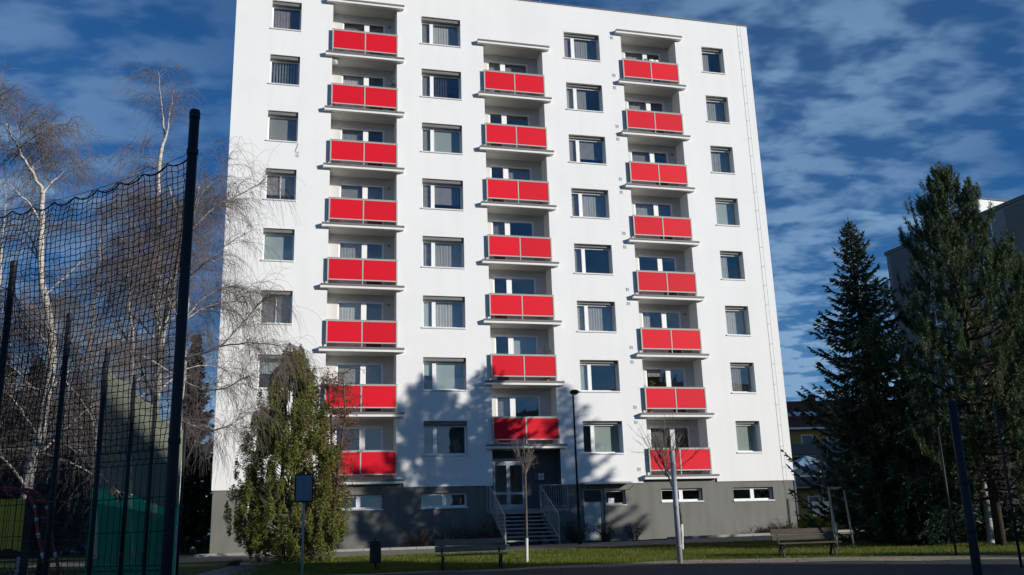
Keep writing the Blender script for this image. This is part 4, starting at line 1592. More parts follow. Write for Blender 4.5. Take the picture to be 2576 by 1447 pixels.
def pine(label, base, H, Rb, crown0=0.12):
    base = np.array(base, float)
    root = thing('pine_tree', label, 'tree', tuple(base), 0)
    t = MB()
    tl = [(0, 0, -0.2), (0.05, 0.03, H * 0.25), (-0.03, 0.02, H * 0.55), (0.02, 0, H * 0.8), (0, 0, H * 0.97)]
    t.tube(tl, [0.17, 0.14, 0.10, 0.055, 0.015], 9)
    t.build('trunk', M_darkbark, root, True)
    tlp = np.array(tl)
    bl, brr, TP, TD = [], [], [], []
    z = H * crown0
    while z < H * 0.97:
        fr = 1 - z / H
        R = Rb * min(1, (fr * 1.55) ** 0.9) * (0.8 + 0.2 * min(1, z / (0.3 * H)))
        n = int(RNG.integers(4, 7))
        a0 = RNG.uniform(0, 6.28)
        cx = np.interp(z, tlp[:, 2], tlp[:, 0])
        cy = np.interp(z, tlp[:, 2], tlp[:, 1])
        for i in range(n):
            a = a0 + 6.283 * i / n + RNG.normal(0, 0.3)
            L = max(0.25, R * RNG.uniform(0.6, 1.15))
            K = 8
            u = np.linspace(0, 1, K)
            el = 0.15 + 0.75 * (1 - fr) + RNG.normal(0, 0.1)
            pts = np.stack([cx + np.cos(a) * u * L, cy + np.sin(a) * u * L, z + u * L * el * 0.6 + 0.30 * L * u ** 2.2 - 0.12 * L * np.sin(u * 3.1)], -1) + RNG.normal(0, 0.02, (K, 3))
            bl.append(pts)
            brr.append(np.linspace(0.016 + 0.012 * L, 0.007, K))
            m = int(3 + L * 5.5)
            tt = 0.25 + 0.74 * RNG.random(m) ** 0.75
            p, d = sample_line(pts, tt)
            sv = np.stack([RNG.normal(0, 1, m), RNG.normal(0, 1, m), RNG.uniform(-0.1, 1.0, m)], -1)
            dd = unit(d * 0.7 + unit(sv) * 0.8)
            ll = RNG.uniform(0.25, 0.65, m) * (0.5 + 0.5 * min(1, L))
            K2 = 4
            sb = droop_lines(p, dd, ll, 8, -0.35, 0.05)
            bl += list(sb)
            brr += [np.linspace(0.009, 0.005, 8)] * m
            TP.append(sb[:, -1])
            TD.append(unit(sb[:, -1] - sb[:, -2] + np.array([0, 0, 0.25])))
            TP.append(sb[:, 4])
            TD.append(unit(sb[:, 5] - sb[:, 4] + np.array([0, 0, 0.3])))
            TP.append(pts[-1:])
            TD.append(unit(pts[-1:] - pts[-2:-1] + np.array([[0, 0, 0.3]])))
        z += RNG.uniform(0.22, 0.36)
    TP.append(np.array([[0, 0, H * 0.97], [0, 0, H * 0.93], [0.02, 0, H]]))
    TD.append(np.array([[0, 0, 1.0], [0.1, 0, 1], [0, 0.1, 1]]))
    TP, TD = np.concatenate(TP), np.concatenate(TD)
    nn = 40
    N = len(TP)
    back = RNG.uniform(-0.30, 0.03, (N, nn))
    c0 = TP[:, None] + TD[:, None] * back[..., None]
    sp = RNG.normal(0, 1, (N, nn, 3))
    dd = unit(TD[:, None] * RNG.uniform(0.55, 1.0, (N, nn, 1)) + unit(sp) * 0.72)
    ll = RNG.uniform(0.09, 0.16, (N, nn))
    C = (c0 + dd * ll[..., None] * 0.5).reshape(-1, 3)
    dd = dd.reshape(-1, 3)
    nv = unit(np.cross(dd, RNG.normal(0, 1, dd.shape)))
    V, F = leaf_quads(C, ll.ravel(), np.full(N * nn, 0.022), dd, nv)
    mesh_obj('crown', V, F, M_pin, root)
    V, F = tubes_np(np.array(bl), np.array(brr), 4)
    kind(mesh_obj('branches', V, F, M_darkbark, root), 'stuff')
    return root


# the two conifers right of the house (they also throw the shadows on the facade)
def col_base(px, py, Y):
    """ground point below the point seen at (px,py) at distance Y -> base, height"""
    t = at(px, py, Y)
    g = float(ground(t.x, t.y))
    return (t.x, t.y, g), t.z - g


bs, hs = col_base(2133, 552, 34.2)
spruce('pointed dark spruce standing beside the right end of the white block', bs, hs, 3.45, dens=1.7, lo=0.03)
bp_, hp = col_base(2366, 415, 31.4)
pine('broad dark pine at the right edge in front of the grey block', bp_, hp, 3.2)
bp2, hp2 = col_base(2565, 640, 47.0)
pine('second dark pine behind the broad one at the right edge', bp2, hp2, 3.4)
spruce('tall spruce standing out of view to the right of the pine', (29.0, 29.6, float(ground(29.0, 29.6))), 15.3, 3.6, dens=1.0, fat=2.2)
spruce('low bushy spruce under the pine beside the pointed spruce', (14.3, 33.6, float(ground(14.3, 33.6))), 4.6, 2.1, dens=1.3, lo=0.02, fat=1.3)
spruce('broad low spruce at the foot of the pine', (16.8, 34.5, float(ground(16.8, 34.5))), 6.8, 2.6, dens=1.0, lo=0.02, fat=1.2)
spruce('unseen short spruce added to the right to shade the right bench', (31.0, 19.0, float(ground(31.0, 19.0))), 7.8, 2.6, dens=0.9, fat=2.2)  # added out of view to throw shade on the right lawn and bench
# dark conifers behind the ball court
G1 = 'dark conifers behind the ball court'
for (px, py, Y, Rb, lab) in ((497, 838, 47.0, 1.55, 'dark conifer close to the left corner of the white block'),
                             (330, 985, 52.0, 2.8, 'dark conifer showing through the pale net'),
                             (205, 960, 58.0, 3.0, 'dark conifer behind the court between two birch trunks'),
                             (100, 900, 55.0, 3.0, 'dark conifer behind the leftmost birch trunk'),
                             (10, 880, 50.0, 3.0, 'dark conifer at the extreme left of the picture')):
    b_, h_ = col_base(px, py, Y)
    spruce(lab, b_, h_, Rb * 1.1, dens=1.15, lo=0.06, group=G1, fat=2.8)
b_, h_ = col_base(513, 1290, 46.0)
spruce('tiny young spruce on the grass behind the left corner of the block', b_, max(h_, 1.5), 0.55, dens=0.8, lo=0.05)


# thuja in front of the facade
def thuja(label, base, prof, n, lobes):
    base = np.array(base, float)
    root = thing('thuja_tree', label, 'tree', tuple(base), 0)
    H = prof[-1][0]
    zs, rs = np.array([a for a, b in prof]), np.array([b for a, b in prof])
    t = MB()
    stems = []
    for i in range(5):
        a = 1.3 * i
        top = H * RNG.uniform(0.6, 0.93)
        stems.append([(0.15 * math.cos(a), 0.15 * math.sin(a), -0.1), (0.3 * math.cos(a), 0.3 * math.sin(a), top * 0.4), (0.25 * math.cos(a), 0.25 * math.sin(a), top)])
        t.tube(stems[-1], [0.07, 0.05, 0.012], 6)
    t.build('trunk', M_bark, root, True)
    # lumpy envelope: sprays sit on many vertical plumes
    npl = lobes
    pa = RNG.uniform(0, 6.28, npl)
    pz = RNG.uniform(0.04, 0.92, npl) * H
    pr = np.interp(pz, zs, rs) * RNG.uniform(0.35, 1.15, npl) ** 0.7
    ph = RNG.uniform(0.4, 0.95, npl)
    pw = RNG.uniform(0.12, 0.34, npl)
    k = RNG.integers(0, npl, n)
    u = RNG.uniform(-0.5, 0.5, n)
    wprof = np.sqrt(np.clip(1 - (2 * u) ** 2, 0, 1)) * (0.75 - 0.5 * u)
    off = RNG.normal(0, 1, (n, 3))
    off = unit(off) * (RNG.random(n) ** 0.45)[:, None]
    C = np.stack([np.cos(pa[k]) * pr[k], np.sin(pa[k]) * pr[k], pz[k] + u * ph[k]], -1)
    C[:, :2] += off[:, :2] * (pw[k] * wprof)[:, None]
    C[:, 2] += off[:, 2] * 0.1
    C[:, 2] = np.maximum(C[:, 2], 0.05)
    outd = unit(np.stack([C[:, 0], C[:, 1], 0 * C[:, 0]], -1))
    dd = unit(outd * 0.5 + np.array([0, 0, -0.25]) + RNG.normal(0, 0.55, (n, 3)))
    nv = unit(np.cross(dd, outd + RNG.normal(0, 0.6, (n, 3))))
    L = RNG.uniform(0.05, 0.16, n)
    Wd = RNG.uniform(0.018, 0.042, n)
    bz = RNG.random(n) < np.clip(0.05 + 0.20 * (C[:, 2] / H) ** 2 + 0.12 * (C[:, 0] > 0.6), 0, 0.6)
    for sel, mm, nm in ((~bz, M_thu, 'crown'), (bz, M_thub, 'bronzed_sprays')):
        V, F = leaf_quads(C[sel], L[sel], Wd[sel], dd[sel], nv[sel])
        mesh_obj(nm, V, F, mm, root)
    bl = []
    for j in range(npl):
        z0 = max(0.2, pz[j] - 0.7)
        bl.append(np.array([[0.2 * np.cos(pa[j]), 0.2 * np.sin(pa[j]), z0], [0.6 * pr[j] * np.cos(pa[j]), 0.6 * pr[j] * np.sin(pa[j]), pz[j] - 0.35], [pr[j] * np.cos(pa[j]), pr[j] * np.sin(pa[j]), pz[j] + 0.3 * ph[j]]]))
    V, F = tubes_np(np.array(bl), np.tile([0.022, 0.014, 0.005], (npl, 1)), 4)
    kind(mesh_obj('branches', V, F, M_bark, root), 'stuff')
    return root


tb = gp(722, 31.0)
thuja('large olive green thuja growing in front of the lower left windows', tb,
      [(0.0, 0.95), (0.35, 1.45), (0.9, 1.65), (1.6, 1.95), (2.3, 1.66), (3.4, 1.55), (4.4, 1.28), (5.2, 1.00), (5.9, 0.66), (6.6, 0.38), (7.4, 0.05)], 100000, 440)


# small tree with russet leaves leaning beside the thuja
def russet_tree(base):
    base = np.array(base, float)
    root = thing('russet_tree', 'sparse leaning tree with russet leaves right of the thuja', 'tree', tuple(base), 0)
    Y = base[1]
    st = [base, np.array(at(822, 1330, Y)), np.array(at(845, 1240, Y)), np.array(at(858, 1130, Y)), np.array(at(868, 1020, Y)), np.array(at(862, 935, Y))]
    st2 = [np.array(at(836, 1270, Y)), np.array(at(838, 1150, Y + .2)), np.array(at(830, 1040, Y + .3)), np.array(at(822, 940, Y + .4))]
    parts, bl = [], []
    lines = [smooth_line(st, 16, 0.02), smooth_line(st2, 14, 0.02)]
    parts.append(tubes_np(lines[0][None], np.linspace(0.085, 0.012, 16)[None], 7))
    parts.append(tubes_np(lines[1][None], np.linspace(0.05, 0.010, 14)[None], 7))
    V, F = join_np(parts)
    mesh_obj('trunk', V - base, F, M_bark, root, True)
    P0, D0 = [], []
    for l in lines:
        t = RNG.uniform(0.25, 1, 60)
        p, d = sample_line(l, np.clip(t, 0, .999))
        az = RNG.uniform(0, 6.28, 60)
        P0.append(p)
        D0.append(unit(np.stack([np.cos(az), np.sin(az), RNG.uniform(-0.1, 0.6, 60)], -1)))
    P0, D0 = np.concatenate(P0), np.concatenate(D0)
    sub = droop_lines(P0, D0, RNG.uniform(0.35, 0.95, len(P0)), 7, 0.15, 0.18)
    pr_ = [tubes_np(sub, np.linspace(0.011, 0.004, 7)[None] * np.ones((len(sub), 1)), 4)]
    ii = np.repeat(np.arange(len(sub)), 7)
    kk = RNG.integers(1, 6, len(ii))
    tw = droop_lines(sub[ii, kk], unit(RNG.normal(0, 1, (len(ii), 3))), RNG.uniform(0.12, 0.4, len(ii)), 4, 0.2, 0.15)
    pr_.append(tubes_np(tw, np.linspace(0.005, 0.003, 4)[None] * np.ones((len(tw), 1)), 3))
    V, F = join_np(pr_)
    kind(mesh_obj('branches', V - base, F, M_bark, root), 'stuff')
    n = 9000
    i = RNG.integers(0, len(tw), n)
    k = RNG.integers(0, 4, n)
    C = tw[i, k] + RNG.normal(0, 0.05, (n, 3))
    keep = RNG.random(n) < 0.72
    C = C[keep]
    n = len(C)
    dd = unit(RNG.normal(0, 1, (n, 3)) + np.array([0, 0, -0.6]))
    nv = unit(np.cross(dd, RNG.normal(0, 1, (n, 3))))
    V, F = leaf_quads(C - base, RNG.uniform(0.04, 0.085, n), RNG.uniform(0.02, 0.04, n), dd, nv)
    mesh_obj('crown', V, F, M_rust, root)


russet_tree(gp(806, 31.2))


# young street trees: thin trunk, vase of bare twigs
def young_tree(label, base, pts, fork_h, nst, spread, top, lean=(0, 0), white=0.0, group=None):
    base = np.array(base, float)
    root = thing('young_tree', label, 'tree', tuple(base), 0, group)
    tl = smooth_line([(0, 0, -0.1), (0.03, 0.02, fork_h * 0.5), (lean[0], lean[1], fork_h)], 10)
    V, F = tubes_np(tl[None], np.linspace(0.052, 0.034, 10)[None], 8)
    mesh_obj('trunk', V, F, M_bark, root, True)
    if white > 0:
        ww = tl[tl[:, 2] < white]
        ww = np.concatenate([ww, [[0.02, 0.01, white]]])
        V, F = tubes_np(ww[None], np.full((1, len(ww)), 0.054), 8)
        mesh_obj('lime_wash', V, F, M_lime, root, True)
    az = np.linspace(0, 6.28, nst, endpoint=False) + RNG.normal(0, 0.3, nst)
    P0 = np.tile(tl[-1], (nst, 1)) + np.array([0, 0, -1]) * RNG.uniform(0, 0.25, nst)[:, None]
    el = RNG.uniform(0.9, 2.4, nst)
    D0 = unit(np.stack([np.cos(az) * spread, np.sin(az) * spread, el], -1))
    br = droop_lines(P0, D0, RNG.uniform(0.7, 1.0, nst) * top, 10, -0.12, 0.06)
    parts = [tubes_np(br, np.linspace(0.016, 0.004, 10)[None] * np.ones((nst, 1)), 5)]
    ii = np.repeat(np.arange(nst), 5)
    kk = RNG.integers(2, 8, len(ii))
    d = unit(br[ii, kk + 1] - br[ii, kk])
    tw = droop_lines(br[ii, kk], unit(d + RNG.normal(0, 0.45, (len(ii), 3))), RNG.uniform(0.25, 0.6, len(ii)) * top, 7, -0.1, 0.07)
    parts.append(tubes_np(tw, np.linspace(0.008, 0.003, 7)[None] * np.ones((len(ii), 1)), 4))
    i3 = np.repeat(np.arange(len(tw)), 2)
    k3 = RNG.integers(1, 5, len(i3))
    d = unit(tw[i3, k3 + 1] - tw[i3, k3])
    t3 = droop_lines(tw[i3, k3], unit(d + RNG.normal(0, 0.5, (len(i3), 3))), RNG.uniform(0.12, 0.3, len(i3)) * top, 5, -0.05, 0.08)
    parts.append(tubes_np(t3, np.linspace(0.005, 0.002, 5)[None] * np.ones((len(i3), 1)), 3))
    V, F = join_np(parts)
    mesh_obj('crown', V, F, M_twig, root)
    return root


GY_ = 'young bare trees on the lawn'
young_tree('young bare tree with limewashed foot in front of the entrance stairs', gp(1325, 29.0), None, 2.75, 10, 0.8, 1.0, (0.04, 0.0), 0.75, GY_)
young_tree('young bare tree with wide twigs behind the steel pole on the lawn', gp(1716, 33.0), None, 2.75, 18, 1.05, 2.05, (-0.35, 0.0), 0.9, GY_)
young_tree('young bare tree held between wooden stakes beside the right bench', gp(2106, 33.5), None, 2.35, 9, 0.9, 1.3, (-0.18, 0.1), 0.85, GY_)

# stakes round the third tree
sb = gp(2110, 32.6)
sk = thing('tree_stakes', 'three pale wooden stakes with cross bars around the young tree by the right bench', 'stakes', tuple(sb), 0)
tops = [(-0.17, -0.15, 2.06), (0.36, -0.12, 2.06), (0.05, 0.42, 2.06)]
feet = [(-0.10, -0.24, -0.3), (0.46, -0.20, -0.3), (0.05, 0.55, -0.3)]
for a, b in zip(feet, tops):
    MB().tube([a, b], 0.035, 8).build('stake', M_stake, sk, True)
for i in range(3):
    MB().beam(Vector(tops[i]) - Vector((0, 0, 0.05)), Vector(tops[(i + 1) % 3]) - Vector((0, 0, 0.05)), 0.03, 0.07).build('cross_bar', M_stake, sk)

# twiggy shrubs along the wall
def shrub(label, base, h, r, n, mtl=None, group='bare shrubs along the house wall'):
    base = np.array(base, float)
    root = thing('shrub', label, 'shrub', tuple(base), 0, group)
    az = RNG.uniform(0, 6.28, n)
    rr = RNG.uniform(0, 0.35, n) * r
    P0 = np.stack([np.cos(az) * rr, np.sin(az) * rr, 0 * az - 0.05], -1)
    D0 = unit(np.stack([np.cos(az) * r, np.sin(az) * r, RNG.uniform(0.7, 1.6, n) * h], -1))
    st = droop_lines(P0, D0, RNG.uniform(0.6, 1.1, n) * h, 7, 0.06, 0.10)
    ii = np.repeat(np.arange(n), 6)
    kk = RNG.integers(1, 6, len(ii))
    tw = droop_lines(st[ii, kk], unit(RNG.normal(0, 0.7, (len(ii), 3)) + np.array([0, 0, 0.8])), RNG.uniform(0.15, 0.45, len(ii)) * h, 5, 0.05, 0.15)
    V, F = join_np([tubes_np(st, np.linspace(0.010, 0.004, 7)[None] * np.ones((n, 1)), 4), tubes_np(tw, np.linspace(0.006, 0.003, 5)[None] * np.ones((len(tw), 1)), 3)])
    mesh_obj('stems', V, F, mtl or M_bark, root)
    m = n * 22
    i = RNG.integers(0, len(tw), m)
    C = tw[i, RNG.integers(0, 5, m)] + RNG.normal(0, 0.03, (m, 3))
    dd = unit(RNG.normal(0, 1, (m, 3)))
    V, F = leaf_quads(C, RNG.uniform(0.03, 0.06, m), RNG.uniform(0.015, 0.03, m), dd, unit(np.cross(dd, RNG.normal(0, 1, (m, 3)))))
    mesh_obj('leaves', V, F, M_darkbark, root)


def on_wall(x, off):
    p_ = fw(x, off, 0)
    p_.z = float(ground(p_.x, p_.y))
    return p_


shrub('low bare shrub left of the entrance stairs, next to the rail', on_wall(-2.2, 1.6), 1.15, 0.8, 60)
shrub('low bare shrub under the wide basement window left of the stairs', on_wall(-3.4, 1.4), 1.0, 0.8, 60)
shrub('low bare shrub farthest left of the stairs near the bare wall', on_wall(-4.6, 1.5), 0.9, 0.7, 50)
shrub('brown shrub right of the stairs in front of the lamp post', on_wall(1.9, 2.0), 1.05, 0.6, 60)
shrub('brown shrub in front of the pale basement door', on_wall(3.4, 1.5), 1.0, 0.5, 40)
shrub('thin shrub right of the basement door against the grey wall', on_wall(4.7, 1.3), 0.8, 0.45, 20)
shrub('dark low shrub at the right corner of the block', on_wall(12.0, 1.0), 0.75, 0.9, 80)
shrub('dark low shrub behind the right bench', on_wall(11.0, 1.3), 0.55, 0.7, 60)
shrub('small weed tuft on the footpath at the left corner of the block', tuple(gp(590, 30.0)), 0.35, 0.2, 18, None, None)

# ------------------------------------------------------------------ street furniture
def bench(label, base, rz, wood, L=1.95):
    root = thing('park_bench', label, 'bench', tuple(base), rz, 'park benches on the lawn')
    # local -y is the front
    for i, y in enumerate((-0.26, -0.13, 0.0)):
        MB().box(-L / 2, L / 2, y - 0.055, y + 0.055, 0.425, 0.465, 0.008).build('seat_plank', wood, root)
    for i, (z, y) in enumerate(((0.60, 0.13), (0.775, 0.185))):
        mb = MB()
        c, s = math.cos(0.28), math.sin(0.28)
        pts = []
        o = mb.box(-L / 2, L / 2, -0.02, 0.02, -0.078, 0.078, 0.008).build('back_plank', wood, root)
        o.location = (0, y, z)
        o.rotation_euler = (-0.28, 0, 0)
    for sx in (-1, 1):
        x = sx * (L / 2 - 0.18)
        lg = MB()
        lg.beam((x, -0.30, 0.40), (x, 0.07, 0.40), 0.05, 0.05)
        lg.beam((x, -0.13, 0.40), (x, -0.30, -0.05), 0.05, 0.06, (0, 1, 0))
        lg.beam((x, -0.05, 0.40), (x, 0.20, -0.05), 0.05, 0.06, (0, 1, 0))
        lg.beam((x, 0.04, 0.38), (x, 0.225, 0.84), 0.045, 0.04, (0, 1, 0))
        lg.beam((x, -0.32, 0.395), (x, -0.22, 0.30), 0.04, 0.03, (0, 1, 0))
        lg.build('leg', M_iron, root)
    return root


bench('dark wooden bench on the lawn in front of the entrance stairs', gp(1186, 26.3), FT * 0.75, M_wood)
bench('weathered grey bench at the right end of the lawn, its wood colour darkened as shade', gp(2030, 28.2), FT * 0.6, M_woodl, 1.95)

tbp = gp(944, 27.3)
tr_ = thing('litter_bin', 'dark cylindrical litter bin on a post at the left of the lawn', 'bin', tuple(tbp), 0)
b = MB()
b.lathe((0, 0, 0), [(0.155, 0.24), (0.165, 0.26), (0.165, 0.80), (0.172, 0.81), (0.172, 0.835), (0.15, 0.84)], 20)
b.build('drum', M_iron, tr_)
for z in (0.34, 0.72):
    MB().lathe((0, 0, z), [(0.166, -0.012), (0.172, -0.01), (0.172, 0.01), (0.166, 0.012)], 20).build('band', M_metal, tr_)
MB().tube([(0, 0.06, -0.2), (0, 0.06, 0.92)], 0.028, 8).build('post', M_iron, tr_, True)
MB().lathe((0, 0.02, 0.93), [(0.02, 0.0), (0.06, -0.03), (0.02, -0.06)], 10).build('hood', M_iron, tr_)

# notice board on a post (lines of print, not legible)
sp_ = gp(757, 17.0)
sg = thing('notice_sign', 'small framed notice board on a thin grey post in front of the thuja', 'sign', tuple(sp_), 0.18)
gz = sp_.z
ztop = at(760, 1193, 17.0).z - gz
zbot = at(760, 1264, 17.0).z - gz
MB().tube([(0, 0, -0.3), (0, 0, ztop - 0.05)], 0.022, 8).build('post', M_galv, sg, True)
MB().box(-0.165, 0.165, -0.050, -0.024, zbot, ztop, 0.012).build('frame', M_metal, sg)
m = mat('printed_notice', (0.13, 0.17, 0.22), 0.35, 0.05, 6, 0, 30, 0.5)
MB().box(-0.140, 0.140, -0.056, -0.051, zbot + 0.025, ztop - 0.025).build('sheet', m, sg)
pm = MB()
for side in (-1, 1):
    z = ztop - 0.06
    while z > zbot + 0.05:
        x0 = -0.125 if side < 0 else 0.012
        wl = RNG.uniform(0.075, 0.113)
        pm.quad((x0, -0.0572, z - 0.006), (x0 + wl, -0.0572, z - 0.006), (x0 + wl, -0.0572, z), (x0, -0.0572, z))
        z -= 0.021
pm.build('print_lines', mat('faded_print', (0.27, 0.32, 0.38), 0.6), sg)

# steel poles
def pole(label, base, h, r, m, bands=(), lean=0.0, name='steel_pole', group=None):
    root = thing(name, label, 'pole', tuple(base), 0, group)
    o = MB().tube([(0, 0, -0.3), (lean, 0, h)], r, 14).build('tube', m, root, True)
    for pl in o.data.polygons:
        pl.use_smooth = len(pl.vertices) == 4
    MB().lathe((lean, 0, h), [(r * 1.06, -0.04), (r * 1.08, -0.005), (r * 0.8, 0.012), (r * 0.2, 0.016)], 14).build('cap', m, root)
    for z in bands:
        MB().lathe((lean * z / h, 0, z), [(r * 1.01, -0.03), (r * 1.10, -0.025), (r * 1.10, 0.025), (r * 1.01, 0.03)], 14).box(lean * z / h - 0.012, lean * z / h + 0.012, -r - 0.05, -r + 0.01, z - 0.02, z + 0.02).build('clamp', m, root)
    return root


pb = gp(1711, 26.6)
pole('grey steel pole standing on the lawn edge in front of the right balconies', pb, at(1693, 1135, 26.6).z - pb.z, 0.075, M_galv, (0.5, 1.55, 2.75))
pr_b = gp(2492, 10.0)
pole('dark steel pole in the right foreground below the pine', pr_b, at(2424, 1010, 10.0).z - pr_b.z, 0.047, M_metal, (1.30, 1.80))
for (px, Y, py, lab) in ((2406, 27.0, 1075, 'thin dark post left of the birch trunk under the pine'), (2570, 22.0, 1010, 'thin dark post at the extreme right under the pine')):
    q = gp(px, Y)
    pole(lab, q, at(px - 20, py, Y).z - q.z, 0.03, M_metal, (), 0.0, 'thin_post', 'thin posts under the pine')

# street lamp near the house
lb = on_wall(3.02, 3.4)
lb = gp(1459, 37.5)
lh = at(1449, 990, 37.5).z - lb.z
lp = thing('street_lamp', 'slim grey street lamp right of the entrance stairs', 'lamp', tuple(lb), 0)
MB().tube([(0, 0, -0.2), (0, 0, 1.1)], 0.075, 10).build('base_sleeve', M_metal, lp, True)
MB().tube([(0, 0, 1.1), (0, 0, lh - 0.05), (0.02, -0.08, lh)], [0.045, 0.035, 0.03], 10).build('mast', M_metal, lp, True)
h_ = MB()
h_.lathe((0.05, -0.12, lh), [(0.02, -0.05), (0.15, -0.03), (0.20, 0.02), (0.19, 0.07), (0.12, 0.12), (0.03, 0.135)], 16)
ho = h_.build('lamp_head', M_metal, lp, True)
ho.scale = (1.0, 1.25, 1.0)
MB().lathe((0.05, -0.15, lh), [(0.02, -0.085), (0.09, -0.075), (0.13, -0.052)], 14).build('diffuser', M_sill, lp)

# right-hand birch trunk below the pine
Yb = 33.0
bq = [gp(2492, Yb), at(2470, 1180, Yb), at(2452, 1050, Yb), at(2438, 900, Yb), at(2425, 700, Yb)]
birch('birch trunk standing in the shade below the pine at the right', [(bq, 0.13, 0.05)], [], 10, 5, 0.9, None)

# ------------------------------------------------------------------ playground, left foreground
pw = Vector((-7.5, 13.6, 0))
pw.z = float(ground(pw.x, pw.y))
pt = thing('play_tower', 'wooden play tower with yellow boards behind the fence', 'playground', tuple(pw), 0.25)
pz0 = -pw.z + CAMH
for (x, y) in ((-0.55, -0.5), (0.55, -0.5), (-0.55, 0.5), (0.55, 0.5)):
    MB().box(x - 0.045, x + 0.045, y - 0.045, y + 0.045, -0.2, pz0 + 0.75, 0.008).build('post', M_darkbark, pt)
MB().box(-0.6, 0.6, -0.55, 0.55, pz0 - 0.12, pz0 - 0.05, 0.008).build('platform', M_darkbark, pt)
for i in range(9):
    x = -0.46 + i * 0.108
    mm = M_yel if i not in (5,) else M_redp
    o = MB().box(x, x + 0.10, -0.56, -0.53, pz0 - 0.03 + 0.02 * (i % 2), pz0 + 0.66, 0.006).build('yellow_board' if i != 5 else 'red_board', mm, pt)
MB().box(-0.55, 0.55, -0.528, -0.505, pz0 + 0.5, pz0 + 0.58).build('rail_board', M_darkbark, pt)
sl = MB()
sl.beam((-0.6, -0.50, pz0 - 0.02), (-2.1, -0.7, pz0 - 1.4), 0.5, 0.05)
sl.build('slide', M_yel, pt)
lad = thing('climbing_ladder', 'red and white arched climbing ladder behind the fence', 'playground', (-6.72, 13.0, float(ground(-6.72, 13.0))), 0.1)
z0 = CAMH - float(ground(-6.72, 13.0))
for y in (0.0, 0.45):
    arc = [(-0.55, y, z0 + 0.78), (-0.25, y, z0 + 0.80), (-0.05, y, z0 + 0.72), (0.08, y, z0 + 0.50), (0.16, y, z0 + 0.15), (0.32, y, z0 - 0.35), (0.5, y, z0 - 0.85), (0.66, y, z0 - 1.35)]
    ln_ = smooth_line(arc, 26)
    MB().tube([tuple(q) for q in ln_], 0.022, 8).build('side_rail', M_redp, lad, True)
    for k in range(10, 24, 2):
        a, c = Vector(ln_[k]), Vector(ln_[k + 1])
        MB().tube([a, a + (c - a) * 0.5], 0.0245, 8).build('white_sleeve', M_whp, lad, True)
for k in range(9, 25, 3):
    a = ln_[k]
    MB().tube([(a[0], 0.0, a[2]), (a[0], 0.45, a[2])], 0.015, 6).build('rung', M_redp, lad, True)

# ------------------------------------------------------------------ cars parked far behind the court
def car(label, pos, rz, paint):
    root = thing('parked_car', label, 'car', tuple(pos), rz, 'cars parked behind the court')
    prof = [(-2.05, 0.35), (-2.10, 0.62), (-2.02, 0.92), (-1.75, 1.02), (-1.35, 1.40), (-0.9, 1.50), (0.2, 1.49), (0.75, 1.30), (1.15, 0.98), (1.85, 0.86), (2.08, 0.68), (2.10, 0.38), (1.7, 0.22), (-1.7, 0.22)]
    n = len(prof)
    V = []
    for (y, ins) in ((-0.80, 0.0), (-0.84, 0.5), (0.84, 0.5), (0.80, 0.0)):
        for (x, z) in prof:
            tuck = 0.16 * max(0, (z - 0.95) / 0.55)
            V.append((x * (0.985 if ins == 0 else 1), y * (1 - tuck), z if ins else 0.22 + (z - 0.22) * 0.985))
    F = [(k * n + i, k * n + (i + 1) % n, (k + 1) * n + (i + 1) % n, (k + 1) * n + i) for k in range(3) for i in range(n)]
    F += [tuple(range(n)), tuple(3 * n + n - 1 - i for i in range(n))]
    mesh_obj('body', V, F, paint, root)
    for s in (-1, 1):
        yy = s * 0.80
        win = [(-1.25, 1.02), (-0.95, 1.38), (-0.2, 1.42), (-0.2, 1.0)]
        win2 = [(-0.12, 1.0), (-0.12, 1.42), (0.35, 1.38), (0.9, 1.0)]
        for wv in (win, win2):
            V = [(x, s * (0.842 - 0.30 * max(0, z - 0.95) ), z) for x, z in wv]
            mesh_obj('side_window', V, [(0, 1, 2, 3)], M_bitumen, root)
        for x in (-1.3, 1.32):
            w_ = MB().tube([(x, s * 0.66, 0.31), (x, s * 0.86, 0.31)], 0.31, 18).build('wheel', M_bitumen, root)
            MB().tube([(x, s * 0.861, 0.31), (x, s * 0.872, 0.31)], 0.19, 12).build('hub', M_galv, w_)
    mesh_obj('windscreen', [(0.80, -0.62, 1.29), (0.80, 0.62, 1.29), (1.17, 0.72, 1.0), (1.17, -0.72, 1.0)], [(0, 1, 2, 3)], M_bitumen, root)
    mesh_obj('rear_window', [(-1.42, -0.6, 1.37), (-1.42, 0.6, 1.37), (-1.76, 0.7, 1.05), (-1.76, -0.7, 1.05)], [(3, 2, 1, 0)], M_bitumen, root)
    for s in (-1, 1):
        MB().box(2.02, 2.09, s * 0.62 - 0.14, s * 0.62 + 0.14, 0.64, 0.76, 0.01).build('headlight', M_sill, root)
        MB().box(-2.10, -2.04, s * 0.68 - 0.09, s * 0.68 + 0.09, 0.72, 0.90, 0.01).build('tail_light', M_redp, root)
    return root


M_cw = mat('white_car_paint', (0.72, 0.72, 0.72), 0.3, 0.02, 2, 0, 30, 0.5)
M_cs = mat('silver_car_paint', (0.42, 0.43, 0.44), 0.3, 0.02, 2, 0, 30, 0.5)
for (px, Y, rz, mm, lab) in ((462, 62, 0.2, M_cw, 'white car parked far behind, just right of the tall fence post'),
                             (372, 60, 0.1, M_cw, 'white car parked behind the green screen'),
                             (190, 58, 0.25, M_cs, 'silver car parked behind the court near the red ladder')):
    car(lab, gp(px, Y), rz, mm)

